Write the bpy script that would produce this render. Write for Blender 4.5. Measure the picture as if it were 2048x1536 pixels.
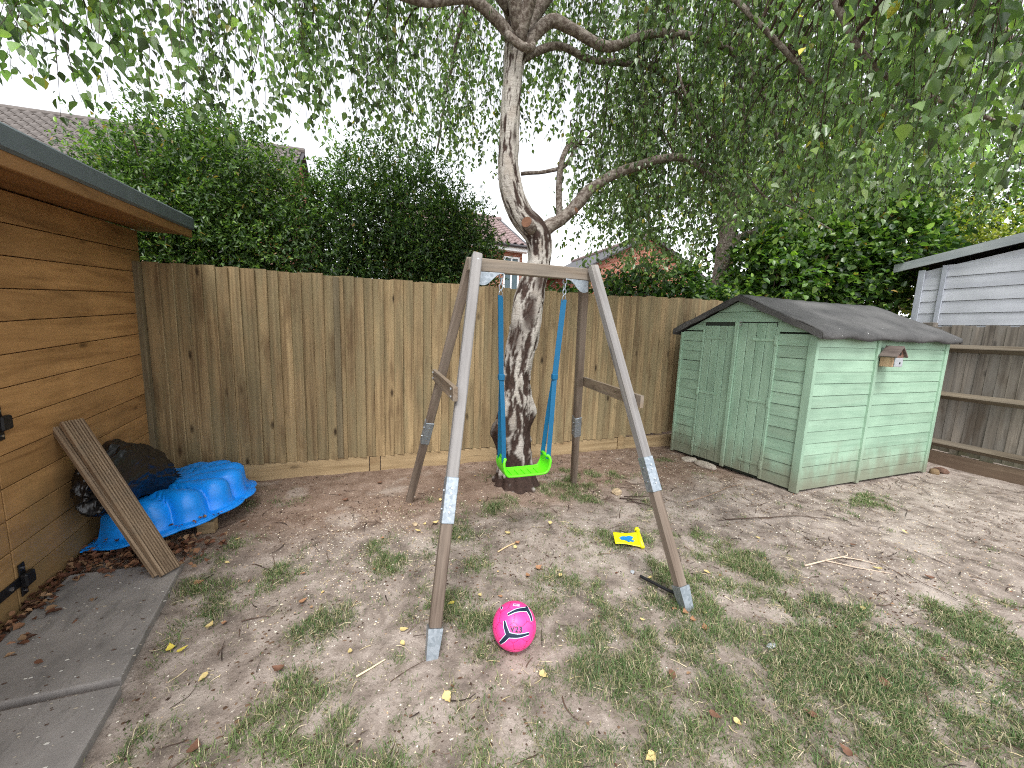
import bpy, bmesh, math, random
import numpy as np
from mathutils import Vector, Matrix

# ---------------------------------------------------------------- clear
for o in list(bpy.data.objects):
    bpy.data.objects.remove(o)
SC = bpy.context.scene
COL = SC.collection
R = math.radians
rng = np.random.default_rng(11)
random.seed(11)

# ---------------------------------------------------------------- camera
# yard frame: X runs along the rear fence, Y into the depth, camera stands at x=y=0
CAM_H = 1.43
cam = bpy.data.cameras.new('camera')
cam.sensor_fit = 'HORIZONTAL'
cam.sensor_width = 36.0
cam.lens = 36.0 * 768.0 / 2048.0
cam.clip_start = 0.05
cam.clip_end = 600
camo = bpy.data.objects.new('camera', cam)
COL.objects.link(camo)
yaw, pitch, roll = R(-20), R(8.0), R(2.0)
camo.matrix_world = (Matrix.Translation((0, 0, CAM_H)) @ Matrix.Rotation(yaw, 4, 'Z')
                     @ Matrix.Rotation(R(90) - pitch, 4, 'X') @ Matrix.Rotation(roll, 4, 'Z'))
SC.camera = camo

# ---------------------------------------------------------------- world, sun, exposure
SUN_EL, SUN_AZ = R(58), R(200)      # azimuth clockwise from +Y: behind the viewer
w = bpy.data.worlds.new('World')
SC.world = w
w.use_nodes = True
wn, wl = w.node_tree.nodes, w.node_tree.links
wn.clear()
sky = wn.new('ShaderNodeTexSky')
sky.sky_type = 'NISHITA'
sky.sun_disc = False
sky.sun_elevation = SUN_EL
sky.sun_rotation = SUN_AZ
sky.air_density = 1.0
sky.dust_density = 1.5
sky.ozone_density = 1.0
hsv = wn.new('ShaderNodeHueSaturation')
hsv.inputs['Saturation'].default_value = 0.14
hsv.inputs['Value'].default_value = 1.0
bg = wn.new('ShaderNodeBackground')
bg.inputs['Strength'].default_value = 0.15
wo = wn.new('ShaderNodeOutputWorld')
wl.new(sky.outputs[0], hsv.inputs['Color'])
wl.new(hsv.outputs[0], bg.inputs['Color'])
wl.new(bg.outputs[0], wo.inputs['Surface'])

sun = bpy.data.lights.new('sun', 'SUN')
sun.energy = 1.0
sun.angle = R(16)
sun.color = (1.0, 0.985, 0.965)
suno = bpy.data.objects.new('sun', sun)
COL.objects.link(suno)
sd = Vector((math.sin(SUN_AZ) * math.cos(SUN_EL), math.cos(SUN_AZ) * math.cos(SUN_EL), math.sin(SUN_EL)))
suno.rotation_euler = sd.to_track_quat('Z', 'Y').to_euler()
suno.location = (0, -2, 8)

vs = SC.view_settings
vs.view_transform = 'Standard'
vs.look = 'None'
vs.exposure = 1.45
vs.gamma = 1.0
vs.use_curve_mapping = False
SC.render.engine = 'CYCLES'
SC.cycles.use_denoising = False
SC.cycles.pixel_filter_type = 'BLACKMAN_HARRIS'
SC.cycles.filter_width = 1.1
SC.cycles.max_bounces = 6
SC.cycles.diffuse_bounces = 3
SC.cycles.glossy_bounces = 3
SC.cycles.transmission_bounces = 6
SC.cycles.transparent_max_bounces = 8
SC.cycles.caustics_reflective = False
SC.cycles.caustics_refractive = False

# ================================================================ helpers
def s2l(r, g, b):
    def f(c):
        c /= 255.0
        return c / 12.92 if c <= 0.04045 else ((c + 0.055) / 1.055) ** 2.4
    return (f(r), f(g), f(b))

class NT:
    """tiny node-tree builder"""
    def __init__(s, name):
        s.m = bpy.data.materials.new(name)
        s.m.use_nodes = True
        s.t = s.m.node_tree
        s.t.nodes.clear()
        s.out = s.t.nodes.new('ShaderNodeOutputMaterial')
    def n(s, kind, **kw):
        nd = s.t.nodes.new('ShaderNode' + kind)
        for k, v in kw.items():
            setattr(nd, k, v)
        return nd
    def put(s, sock, v):
        if hasattr(v, 'is_output') or isinstance(v, bpy.types.NodeSocket):
            s.t.links.new(v, sock)
        else:
            if isinstance(v, tuple) and len(v) == 3 and sock.type == 'RGBA':
                v = v + (1.0,)
            sock.default_value = v
    def mix(s, f, a, b, mode='MIX'):
        nd = s.n('MixRGB', blend_type=mode)
        s.put(nd.inputs[0], f); s.put(nd.inputs[1], a); s.put(nd.inputs[2], b)
        return nd.outputs[0]
    def math(s, op, a, b=0.0, c=None, clamp=False):
        nd = s.n('Math', operation=op)
        nd.use_clamp = clamp
        s.put(nd.inputs[0], a); s.put(nd.inputs[1], b)
        if c is not None:
            s.put(nd.inputs[2], c)
        return nd.outputs[0]
    def noise(s, vec, scale, detail=4, rough=0.55, dist=0.0):
        nd = s.n('TexNoise')
        if vec is not None:
            s.put(nd.inputs['Vector'], vec)
        nd.inputs['Scale'].default_value = scale
        nd.inputs['Detail'].default_value = detail
        nd.inputs['Roughness'].default_value = rough
        nd.inputs['Distortion'].default_value = dist
        return nd.outputs[0]
    def ramp(s, fac, stops, interp='LINEAR'):
        nd = s.n('ValToRGB')
        cr = nd.color_ramp
        cr.interpolation = interp
        while len(cr.elements) < len(stops):
            cr.elements.new(0.5)
        for e, (p, c) in zip(cr.elements, stops):
            e.position = p
            e.color = tuple(c) + (1.0,) if len(c) == 3 else c
        s.put(nd.inputs[0], fac)
        return nd.outputs[0]
    def rampv(s, fac, p0, p1):
        nd = s.n('MapRange')
        nd.clamp = True
        nd.interpolation_type = 'SMOOTHSTEP'
        s.put(nd.inputs[0], fac)
        nd.inputs[1].default_value = p0; nd.inputs[2].default_value = p1
        nd.inputs[3].default_value = 0.0; nd.inputs[4].default_value = 1.0
        return nd.outputs[0]
    def coords(s, kind='Object'):
        return s.n('TexCoord').outputs[kind]
    def mapping(s, vec, scale=(1, 1, 1), loc=(0, 0, 0), rot=(0, 0, 0)):
        nd = s.n('Mapping')
        s.put(nd.inputs['Vector'], vec)
        nd.inputs['Scale'].default_value = scale
        nd.inputs['Location'].default_value = loc
        nd.inputs['Rotation'].default_value = rot
        return nd.outputs[0]
    def rnd(s):
        return s.n('ObjectInfo').outputs['Random']
    def attr(s, name, out='Color'):
        nd = s.n('Attribute')
        nd.attribute_name = name
        return nd.outputs[out]
    def bump(s, h, strength=0.3, dist=0.005, normal=None):
        nd = s.n('Bump')
        nd.inputs['Strength'].default_value = strength
        nd.inputs['Distance'].default_value = dist
        s.put(nd.inputs['Height'], h)
        if normal is not None:
            s.put(nd.inputs['Normal'], normal)
        return nd.outputs[0]
    def princ(s, col, rough=0.6, metal=0.0, spec=0.5, normal=None):
        nd = s.n('BsdfPrincipled')
        s.put(nd.inputs['Base Color'], col)
        s.put(nd.inputs['Roughness'], rough)
        s.put(nd.inputs['Metallic'], metal)
        s.put(nd.inputs['Specular IOR Level'], spec)
        if normal is not None:
            s.put(nd.inputs['Normal'], normal)
        return nd
    def done(s, shader):
        s.t.links.new(shader, s.out.inputs['Surface'])
        return s.m
    def sepz(s, vec, i=2):
        nd = s.n('SeparateXYZ')
        s.put(nd.inputs[0], vec)
        return nd.outputs[i]
    def world_pos(s):
        return s.n('NewGeometry').outputs['Position']
    def offvec(s, vec, k=37.0):
        """shift texture coordinates by the object's own random number"""
        r = s.math('MULTIPLY', s.rnd(), k)
        cx = s.n('CombineXYZ')
        s.put(cx.inputs[0], r); s.put(cx.inputs[1], s.math('MULTIPLY', r, 1.7)); s.put(cx.inputs[2], s.math('MULTIPLY', r, 2.3))
        va = s.n('VectorMath', operation='ADD')
        s.put(va.inputs[0], vec); s.put(va.inputs[1], cx.outputs[0])
        return va.outputs[0]

AX = {'X': 0, 'Y': 1, 'Z': 2}
def axscale(axis, along, cross):
    v = [cross] * 3
    v[AX[axis]] = along
    return tuple(v)

def wood(name, light, dark, axis='Z', cross=30.0, along=1.3, knot=0.8, vary=0.35, rough=0.75, bump=0.25,
         grey=None, greyamt=0.0, spec=0.3, dirt=None, dirt_top=0.4, stain=None, stain_amt=0.5):
    t = NT(name)
    v = t.offvec(t.coords())
    g = t.noise(t.mapping(v, axscale(axis, along, cross)), 1.0, 5, 0.6, 0.6)
    g2 = t.noise(t.mapping(v, axscale(axis, along * 3, cross * 4)), 1.0, 3, 0.6)
    big = t.noise(v, 2.2, 3)
    col = t.ramp(g, [(0.28, dark), (0.5, tuple((a * 0.62 + b * 0.38) for a, b in zip(light, dark))), (0.72, light)])
    col = t.mix(t.rampv(g2, 0.62, 0.85), col, tuple(c * 0.6 for c in dark))
    # broad tone changes and board-to-board changes
    col = t.mix(0.55, col, t.ramp(big, [(0.3, (0.5, 0.5, 0.5)), (0.7, (0.95, 0.95, 0.95))]), 'MULTIPLY')
    val = t.math('ADD', t.math('MULTIPLY', t.rnd(), vary), 1.28 - vary * 0.5)
    cmb = t.n('CombineXYZ')
    for i in range(3):
        t.put(cmb.inputs[i], val)
    col = t.mix(1.0, col, cmb.outputs[0], 'MULTIPLY')
    if grey is not None:
        gm = t.noise(t.mapping(v, axscale(axis, 1.5, 9)), 1.0, 4)
        col = t.mix(t.math('MULTIPLY', t.rampv(gm, 0.4, 0.62), greyamt), col, grey)
    if knot > 0:
        vo = t.n('TexVoronoi')
        t.put(vo.inputs['Vector'], t.mapping(v, axscale(axis, 2.6, 7.0)))
        vo.inputs['Scale'].default_value = 1.0
        k = t.math('SUBTRACT', 1.0, t.rampv(vo.outputs['Distance'], 0.03, 0.17))
        sel = t.rampv(t.sepz(vo.outputs['Color'], 0), 0.30, 0.40)
        k = t.math('MULTIPLY', t.math('MULTIPLY', k, sel), knot)
        col = t.mix(k, col, tuple(c * 0.33 for c in dark))
    if stain is not None:
        sm = t.noise(t.mapping(v, axscale(axis, 1.0, 5.0)), 1.3, 5, 0.65)
        col = t.mix(t.math('MULTIPLY', t.rampv(sm, 0.52, 0.7), stain_amt), col, stain)
    if dirt is not None:
        z = t.sepz(t.world_pos())
        nz = t.noise(t.mapping(t.world_pos(), (6, 6, 2)), 1.0, 5, 0.6)
        zz = t.math('ADD', z, t.math('MULTIPLY', t.math('SUBTRACT', nz, 0.5), dirt_top * 1.5))
        dm = t.math('SUBTRACT', 1.0, t.rampv(zz, 0.02, dirt_top))
        col = t.mix(t.math('MULTIPLY', dm, 0.7), col, dirt)
    nm = t.bump(t.math('ADD', g, t.math('MULTIPLY', g2, 0.5)), bump, 0.004)
    return t.done(t.princ(col, rough, 0.0, spec, nm).outputs[0])

def plain(name, col, rough=0.5, metal=0.0, spec=0.5, var=0.12, scale=8.0, bump=0.1, dist=0.002):
    t = NT(name)
    v = t.coords()
    n = t.noise(v, scale, 5, 0.6)
    c = t.ramp(n, [(0.3, tuple(x * (1 - var) for x in col)), (0.7, tuple(min(1, x * (1 + var)) for x in col))])
    n2 = t.noise(v, scale * 8, 3)
    r = t.math('ADD', rough - 0.08, t.math('MULTIPLY', n2, 0.16))
    return t.done(t.princ(c, r, metal, spec, t.bump(n2, bump, dist)).outputs[0])

# ---- objects
WO = {}                       # world origin of every object
def empty(name, loc):
    o = bpy.data.objects.new(name, None)
    o.empty_display_size = 0.1
    COL.objects.link(o)
    o.location = loc
    WO[o] = np.array(loc, float)
    return o
def tag(o, label, cat, group=None, kind=None):
    if label: o['label'] = label
    if cat: o['category'] = cat
    if group: o['group'] = group
    if kind: o['kind'] = kind
    return o
def place(name, me, loc, parent=None, rot=None):
    """object with world location loc (identity-rotated parents only)"""
    o = bpy.data.objects.new(name, me)
    COL.objects.link(o)
    loc = np.array(loc, float)
    WO[o] = loc
    if parent is not None:
        o.parent = parent
        o.location = loc - WO[parent]
    else:
        o.location = loc
    if rot is not None:
        o.rotation_euler = rot
    return o
def mesh_from(name, v, f, mat, smooth=False):
    me = bpy.data.meshes.new(name)
    me.from_pydata([tuple(map(float, p)) for p in v], [], f)
    me.materials.append(mat)
    if smooth:
        me.polygons.foreach_set('use_smooth', [True] * len(me.polygons))
    me.update()
    return me
def obj(name, v, f, mat, parent=None, smooth=False, origin=None):
    v = np.asarray(v, float)
    c = (v.min(0) + v.max(0)) / 2 if origin is None else np.array(origin, float)
    return place(name, mesh_from(name, v - c, f, mat, smooth), c, parent)

def boxgeo(lo, hi, bev=0.003):
    """chamfered box -> verts, faces"""
    lo = np.array(lo, float); hi = np.array(hi, float)
    bm = bmesh.new()
    bmesh.ops.create_cube(bm, size=1.0)
    d = hi - lo
    for vv in bm.verts:
        vv.co = Vector(lo + (np.array(vv.co) + 0.5) * d)
    b = min(bev, 0.3 * float(d.min()))
    if b > 1e-5:
        bmesh.ops.bevel(bm, geom=list(bm.edges), offset=b, segments=1, affect='EDGES', profile=0.5)
    bm.verts.index_update()
    v = np.array([tuple(x.co) for x in bm.verts]); f = [[x.index for x in q.verts] for q in bm.faces]
    bm.free()
    return v, f
def box(name, lo, hi, mat, parent=None, bev=0.003, fn=None, M=None):
    v, f = boxgeo(lo, hi, bev)
    if M is not None:
        v = np.array([tuple(M @ Vector(p)) for p in v])
    if fn is not None:
        v = np.array([fn(*p) for p in v])
    return obj(name, v, f, mat, parent)
class MB:
    """collect several shapes into one part"""
    def __init__(s): s.v = []; s.f = []
    def add(s, v, f):
        k = len(s.v)
        s.v.extend([tuple(p) for p in v]); s.f.extend([[i + k for i in q] for q in f])
        return s
    def box(s, lo, hi, bev=0.002, M=None, fn=None):
        v, f = boxgeo(lo, hi, bev)
        if M is not None: v = [tuple(M @ Vector(p)) for p in v]
        if fn is not None: v = [fn(*p) for p in v]
        return s.add(v, f)
    def build(s, name, mat, parent=None, smooth=False):
        return obj(name, s.v, s.f, mat, parent, smooth)
def prism(poly, axis_vec):
    """extrude a polygon (list of 3d points) by a vector"""
    n = len(poly); a = np.array(axis_vec, float)
    v = [np.array(p, float) for p in poly] + [np.array(p, float) + a for p in poly]
    f = [list(range(n))[::-1], list(range(n, 2 * n))] + [[i, (i + 1) % n, n + (i + 1) % n, n + i] for i in range(n)]
    return v, f
def tubegeo(pts, rad, ns=8, cap=True):
    pts = np.array(pts, float); n = len(pts)
    rad = np.array(rad, float) * np.ones(n)
    T = np.gradient(pts, axis=0); T /= np.linalg.norm(T, axis=1)[:, None] + 1e-12
    u = np.cross(T[0], [0.3, 0.5, 0.81]); u /= np.linalg.norm(u)
    V = []
    ang = np.linspace(0, 2 * np.pi, ns, endpoint=False)
    for i in range(n):
        u = u - T[i] * np.dot(u, T[i]); u /= np.linalg.norm(u) + 1e-12
        w_ = np.cross(T[i], u)
        for a in ang:
            V.append(pts[i] + rad[i] * (math.cos(a) * u + math.sin(a) * w_))
    F = []
    for i in range(n - 1):
        for j in range(ns):
            F.append([i * ns + j, i * ns + (j + 1) % ns, (i + 1) * ns + (j + 1) % ns, (i + 1) * ns + j])
    if cap:
        F.append(list(range(ns))[::-1]); F.append([(n - 1) * ns + j for j in range(ns)])
    return V, F
def spline(P, n):
    """Catmull-Rom through points P -> n samples"""
    P = np.array(P, float)
    Q = np.vstack([2 * P[0] - P[1], P, 2 * P[-1] - P[-2]])
    t = np.linspace(0, len(P) - 1 - 1e-9, n)
    i = t.astype(int); u = (t - i)[:, None]
    p0, p1, p2, p3 = Q[i], Q[i + 1], Q[i + 2], Q[i + 3]
    return 0.5 * (2 * p1 + (p2 - p0) * u + (2 * p0 - 5 * p1 + 4 * p2 - p3) * u ** 2 + (3 * p1 - p0 - 3 * p2 + p3) * u ** 3)

# ---- numpy noise
def _hash(ix, iy, iz, seed):
    h = (ix.astype(np.int64) * 374761393 + iy.astype(np.int64) * 668265263 + iz.astype(np.int64) * 2147483647 + seed * 1274126177) & 0xFFFFFFFF
    h = ((h ^ (h >> 13)) * 1274126177) & 0xFFFFFFFF
    h = h ^ (h >> 16)
    return (h & 0xFFFFFF) / float(0xFFFFFF) * 2 - 1
def vnoise(P, seed=0):
    P = np.asarray(P, float)
    i = np.floor(P).astype(np.int64); f = P - i
    f = f * f * (3 - 2 * f)
    out = 0
    for dx in (0, 1):
        wx = f[:, 0] if dx else 1 - f[:, 0]
        for dy in (0, 1):
            wy = f[:, 1] if dy else 1 - f[:, 1]
            for dz in (0, 1):
                wz = f[:, 2] if dz else 1 - f[:, 2]
                out = out + wx * wy * wz * _hash(i[:, 0] + dx, i[:, 1] + dy, i[:, 2] + dz, seed)
    return out
def fbm(P, seed=0, oct=4, gain=0.5):
    P = np.asarray(P, float); a = 1.0; s = 0; tot = 0
    for k in range(oct):
        s = s + a * vnoise(P * 2 ** k + 17.3 * k, seed + k); tot += a; a *= gain
    return s / tot
def xy0(x, y):
    x = np.asarray(x, float); return np.stack([x, np.asarray(y, float), np.zeros_like(x)], -1)

def rawmesh(name, verts, nper, mat, colors=None, smooth=False, attrname='col'):
    """verts (N,3); polygons listed as consecutive index table nper = (faces array (M,k))"""
    me = bpy.data.meshes.new(name)
    verts = np.ascontiguousarray(verts, np.float32)
    faces = np.ascontiguousarray(nper, np.int32)
    M, k = faces.shape
    me.vertices.add(len(verts)); me.vertices.foreach_set('co', verts.ravel())
    me.loops.add(M * k); me.loops.foreach_set('vertex_index', faces.ravel())
    me.polygons.add(M)
    me.polygons.foreach_set('loop_start', np.arange(0, M * k, k, dtype=np.int32))
    me.polygons.foreach_set('loop_total', np.full(M, k, np.int32))
    if smooth:
        me.polygons.foreach_set('use_smooth', np.ones(M, bool))
    me.materials.append(mat)
    me.update(calc_edges=True)
    if colors is not None:
        a = me.attributes.new(attrname, 'FLOAT_COLOR', 'POINT')
        c = np.ones((len(verts), 4), np.float32); c[:, :3] = colors
        a.data.foreach_set('color', c.ravel())
    return me

def norm(v):
    return v / (np.linalg.norm(v, axis=1)[:, None] + 1e-9)
def leafgeo(P, D, N, L, W, fold=0.18, shape='birch'):
    """P base points, D tip directions, N normals; two folded quads per leaf"""
    D = norm(D); N = norm(N - D * np.sum(N * D, 1)[:, None]); S = np.cross(D, N)
    L = L[:, None]; W = W[:, None]
    if shape == 'birch':
        up = N * W * fold
        side = []
        for sg in (1, -1):
            side.append([P + D * L * a + sg * S * W * w_ + up * q_ for a, w_, q_ in ((.12, .30, .6), (.36, .50, 1.0), (.70, .27, .6))])
        v = np.stack([P] + side[0] + [P + D * L - N * L * .08] + side[1][::-1], 1)
        base = (np.arange(len(P)) * 8)[:, None]
        f = np.concatenate([base + np.array([0, 1, 2, 3, 4]), base + np.array([0, 4, 5, 6, 7])], 0)
        return v.reshape(-1, 3), f
    elif shape == 'oval':
        a, wa, b, wb = 0.30, 0.48, 0.70, 0.42
    else:
        a, wa, b, wb = 0.25, 0.5, 0.72, 0.38
    up = N * W * fold
    v = np.stack([P, P + D * L * a + S * W * wa + up, P + D * L * b + S * W * wb + up * 0.6, P + D * L - N * L * 0.08,
                  P + D * L * b - S * W * wb + up * 0.6, P + D * L * a - S * W * wa + up], 1)
    n = len(P)
    base = (np.arange(n) * 6)[:, None]
    f = np.concatenate([base + np.array([0, 1, 2, 3]), base + np.array([0, 3, 4, 5])], 0)
    return v.reshape(-1, 3), f

def leafmat(name, trans=0.35, rough=0.42, spec=0.5, gain=1.0):
    t = NT(name)
    c = t.attr('col')
    c = t.mix(1.0, c, (gain, gain, gain), 'MULTIPLY')
    back = t.n('NewGeometry').outputs['Backfacing']
    cc = t.mix(t.math('MULTIPLY', back, 0.45), c, t.mix(1.0, c, (1.5, 1.5, 1.7), 'MULTIPLY'))
    p = t.princ(cc, rough, 0, spec)
    tr = t.n('BsdfTranslucent')
    t.put(tr.inputs['Color'], t.mix(1.0, c, (1.6, 1.9, 0.7), 'MULTIPLY'))
    mx = t.n('MixShader')
    mx.inputs[0].default_value = trans
    t.t.links.new(p.outputs[0], mx.inputs[1]); t.t.links.new(tr.outputs[0], mx.inputs[2])
    return t.done(mx.outputs[0])

def attrmat(name, rough=0.8, spec=0.2, trans=0.0):
    t = NT(name)
    c = t.attr('col')
    p = t.princ(c, rough, 0, spec)
    if trans:
        tr = t.n('BsdfTranslucent'); t.put(tr.inputs['Color'], c)
        mx = t.n('MixShader'); mx.inputs[0].default_value = trans
        t.t.links.new(p.outputs[0], mx.inputs[1]); t.t.links.new(tr.outputs[0], mx.inputs[2])
        return t.done(mx.outputs[0])
    return t.done(p.outputs[0])

# ================================================================ ground
GRASS = [(1.65,2.90,0.30,0.30),(1.0,2.80,0.25,0.17),(0.55,2.52,0.16,0.14),(-0.84,2.43,0.16,0.24),(-0.80,2.12,0.14,0.18),
 (-0.78,1.48,0.13,0.12),(-0.74,1.69,0.12,0.07),(-0.51,2.04,0.06,0.09),(-0.47,1.36,0.12,0.09),(-0.19,1.25,0.12,0.07),
 (-0.40,1.45,0.09,0.05),(-0.13,1.34,0.09,0.06),(0.01,1.54,0.10,0.05),(2.24,1.60,0.17,0.36),(1.78,2.05,0.14,0.14),
 (1.68,1.68,0.13,0.20),(1.44,1.23,0.18,0.13),(0.95,1.14,0.17,0.10),(0.65,0.99,0.14,0.11),(1.03,0.94,0.19,0.13),
 (1.50,1.01,0.22,0.24),(2.27,1.07,0.30,0.27),(2.36,0.82,0.29,0.25),(1.67,0.73,0.29,0.23),(2.14,0.58,0.25,0.27),
 (3.00,0.78,0.25,0.25),(4.36,2.08,0.21,0.10),(0.45,1.66,0.08,0.09),(0.60,2.09,0.14,0.15),(1.19,1.55,0.16,0.14),
 (0.95,1.41,0.14,0.10),(2.15,1.28,0.20,0.18),(2.46,0.63,0.2,0.16),(-0.62,2.3,0.2,0.2),(0.05,2.25,0.25,0.15),(0.33,1.8,0.2,0.12),
 (2.7,0.45,0.4,0.2),(1.2,0.6,0.4,0.25),(0.1,1.1,0.25,0.12),(2.6,1.15,0.2,0.12),(1.95,1.4,0.2,0.2),(1.0,1.75,0.2,0.1),(-0.2,1.85,0.2,0.1),(0.75,1.25,0.15,0.1)]
def grass_mask(x, y):
    m = np.zeros_like(x)
    for gx, gy, rx, ry in GRASS:
        m = np.maximum(m, np.exp(-(((x - gx) / rx) ** 2 + ((y - gy) / ry) ** 2) * 0.5))
    # broad cover: fuller towards the right foreground, bare along the fence and right of the swing
    b = .44 * np.clip((1.75 - y) / .9, 0, 1) * np.clip((x - .5) / 1.0, .35, 1) * np.clip((3.6 - x) / .8, 0, 1) + .28 * np.clip((2.5 - y) / .5, 0, 1) * (x < 2.3)
    n = .42 * fbm(xy0(x * 3.2, y * 3.2), 5, 3, .6) + .40 * fbm(xy0(x * 9, y * 9), 9, 3, .6) + .30 * fbm(xy0(x * 30, y * 30), 19, 2)
    v = np.maximum(b, .74 * m) + 1.45 * n - .33
    v = np.clip(v / .55, 0, 1)
    return v * v * (3 - 2 * v)
def ground_z(x, y):
    x = np.asarray(x, float); y = np.asarray(y, float)
    near = np.exp(-((np.maximum(0, np.abs(x - 2.0) - 5)) ** 2 + (np.maximum(0, np.abs(y - 1.5) - 4)) ** 2) / 4.0)
    z = 0.018 * fbm(xy0(x * 1.3, y * 1.3), 2, 3) + 0.016 * fbm(xy0(x * 6, y * 6), 3, 4, 0.65)
    # soil banked a little round the birch root
    z = z + 0.05 * np.exp(-(((x - 1.22) / 0.35) ** 2 + ((y - 3.2) / 0.3) ** 2))
    return z * near - 0.012
def axis(lo, hi, d0, d1, step, far):
    a = [-far, -60, -30, -16, -10, -7]
    return np.unique(np.concatenate([np.linspace(d0, d1, int((d1 - d0) / step)), np.array([-far, -70, -35, -18, -10, -6]) + d0, np.array([far, 70, 35, 18, 10, 6, 3, 1.5, .6]) + d1, np.array([-3, -1.5, -.6]) + d0]))
gx = axis(0, 0, -1.9, 6.6, 0.034, 160); gy = axis(0, 0, 0.1, 4.1, 0.034, 160)
GX, GY = np.meshgrid(gx, gy, indexing='ij')
gv = np.stack([GX.ravel(), GY.ravel(), ground_z(GX.ravel(), GY.ravel())], 1)
ni, nj = len(gx), len(gy)
ii, jj = np.meshgrid(np.arange(ni - 1), np.arange(nj - 1), indexing='ij')
q = (ii * nj + jj).ravel()
gf = np.stack([q, q + nj, q + nj + 1, q + 1], 1)

t = NT('soil')
p = t.world_pos()
n1 = t.noise(p, 1.1, 4, 0.55)
n2 = t.noise(p, 7.0, 6, 0.65, 0.4)
n3 = t.noise(p, 60.0, 4, 0.7)
n4 = t.noise(p, 24.0, 5, 0.7, 0.8)
soil_d, soil_m, soil_l = s2l(86, 77, 71), s2l(135, 123, 114), s2l(174, 162, 153)
col = t.ramp(t.math('ADD', t.math('MULTIPLY', n2, 0.75), t.math('MULTIPLY', n1, 0.25)), [(0.32, soil_d), (0.48, soil_m), (0.66, soil_l)])
# drier warm-brown soil in the strip along the fence
yy = t.sepz(p, 1); xx = t.sepz(p, 0)
warm = t.rampv(t.math('ADD', yy, t.math('MULTIPLY', n1, 0.8)), 2.85, 3.45)
col = t.mix(t.math('MULTIPLY', warm, 0.65), col, t.mix(n2, s2l(98, 76, 62), s2l(144, 116, 96)))
# pale dried-out patches
col = t.mix(t.math('MULTIPLY', t.rampv(t.noise(p, 2.3, 3), 0.55, 0.68), 0.5), col, s2l(176, 165, 155))
# crumbs and dark humus specks
col = t.mix(t.math('MULTIPLY', t.rampv(n3, 0.56, 0.7), 0.55), col, s2l(70, 58, 50))
col = t.mix(t.math('MULTIPLY', t.rampv(n4, 0.58, 0.7), 0.45), col, s2l(88, 76, 66))
col = t.mix(t.math('MULTIPLY', t.rampv(t.noise(p, 95.0, 2), 0.66, 0.72), 0.6), col, s2l(214, 204, 190))
turf = t.math('MULTIPLY', t.attr('turf', 'Fac'), t.math('ADD', .35, t.rampv(n4, .4, .6)))
col = t.mix(t.math('MULTIPLY', turf, .65, clamp=True), col, t.mix(n3, s2l(84, 80, 62), s2l(124, 120, 96)))
h = t.math('ADD', t.math('MULTIPLY', n4, 0.8), t.math('MULTIPLY', n3, 0.5))
M_SOIL = t.done(t.princ(col, 0.95, 0, 0.15, t.bump(h, 0.7, 0.012)).outputs[0])
gme = rawmesh('ground', gv, gf, M_SOIL, smooth=True)
a_ = gme.attributes.new('turf', 'FLOAT', 'POINT'); a_.data.foreach_set('value', (grass_mask(GX.ravel(), GY.ravel()) * (np.hypot(GX.ravel(), GY.ravel()) < 8)).astype(np.float32))
ground = place('ground', gme, (0, 0, 0))
tag(ground, 'bare worn earth of the garden with thin grass', 'ground', kind='structure')

# ---- paving slabs by the timber building
t = NT('slab_stone')
p = t.world_pos()
n1 = t.noise(p, 3.0, 5, 0.6); n2 = t.noise(p, 45, 4, 0.7); n3 = t.noise(t.mapping(p, (14, 4, 4), rot=(0, 0, 0.5)), 1.0, 5, 0.65)
col = t.ramp(n1, [(0.3, s2l(118, 114, 111)), (0.55, s2l(143, 138, 134)), (0.75, s2l(161, 155, 150))])
col = t.mix(t.math('MULTIPLY', t.rampv(n3, 0.5, 0.7), 0.45), col, s2l(84, 82, 80))
col = t.mix(t.math('MULTIPLY', t.rampv(n2, 0.6, 0.72), 0.35), col, s2l(160, 154, 150))
M_SLAB = t.done(t.princ(col, 0.85, 0, 0.25, t.bump(t.math('ADD', n2, n3), 0.35, 0.006)).outputs[0])
def slab(pts, z, label):
    v, f = prism([(x, y, -0.03) for x, y in pts], (0, 0, z + 0.03))
    bm = bmesh.new()
    vs_ = [bm.verts.new(p_) for p_ in v]
    for q_ in f: bm.faces.new([vs_[i] for i in q_])
    bmesh.ops.recalc_face_normals(bm, faces=bm.faces)
    bmesh.ops.bevel(bm, geom=[e for e in bm.edges], offset=0.006, segments=2, affect='EDGES', profile=0.6)
    bm.verts.index_update()
    v2 = [tuple(a.co) for a in bm.verts]; f2 = [[a.index for a in q_.verts] for q_ in bm.faces]
    bm.free()
    o = obj('paving_slab', v2, f2, M_SLAB)
    tag(o, label, 'paving slab', 'slabs beside the timber building')
slab([(-1.50, 1.765), (-0.955, 1.765), (-1.065, 2.60), (-1.58, 2.62)], 0.022, 'grey stone slab under the foot of the leaning decking board')
slab([(-1.46, 0.86), (-0.855, 0.86), (-0.94, 1.735), (-1.49, 1.735)], 0.014, 'grey stone slab nearest the viewer in the lower left corner')

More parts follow.
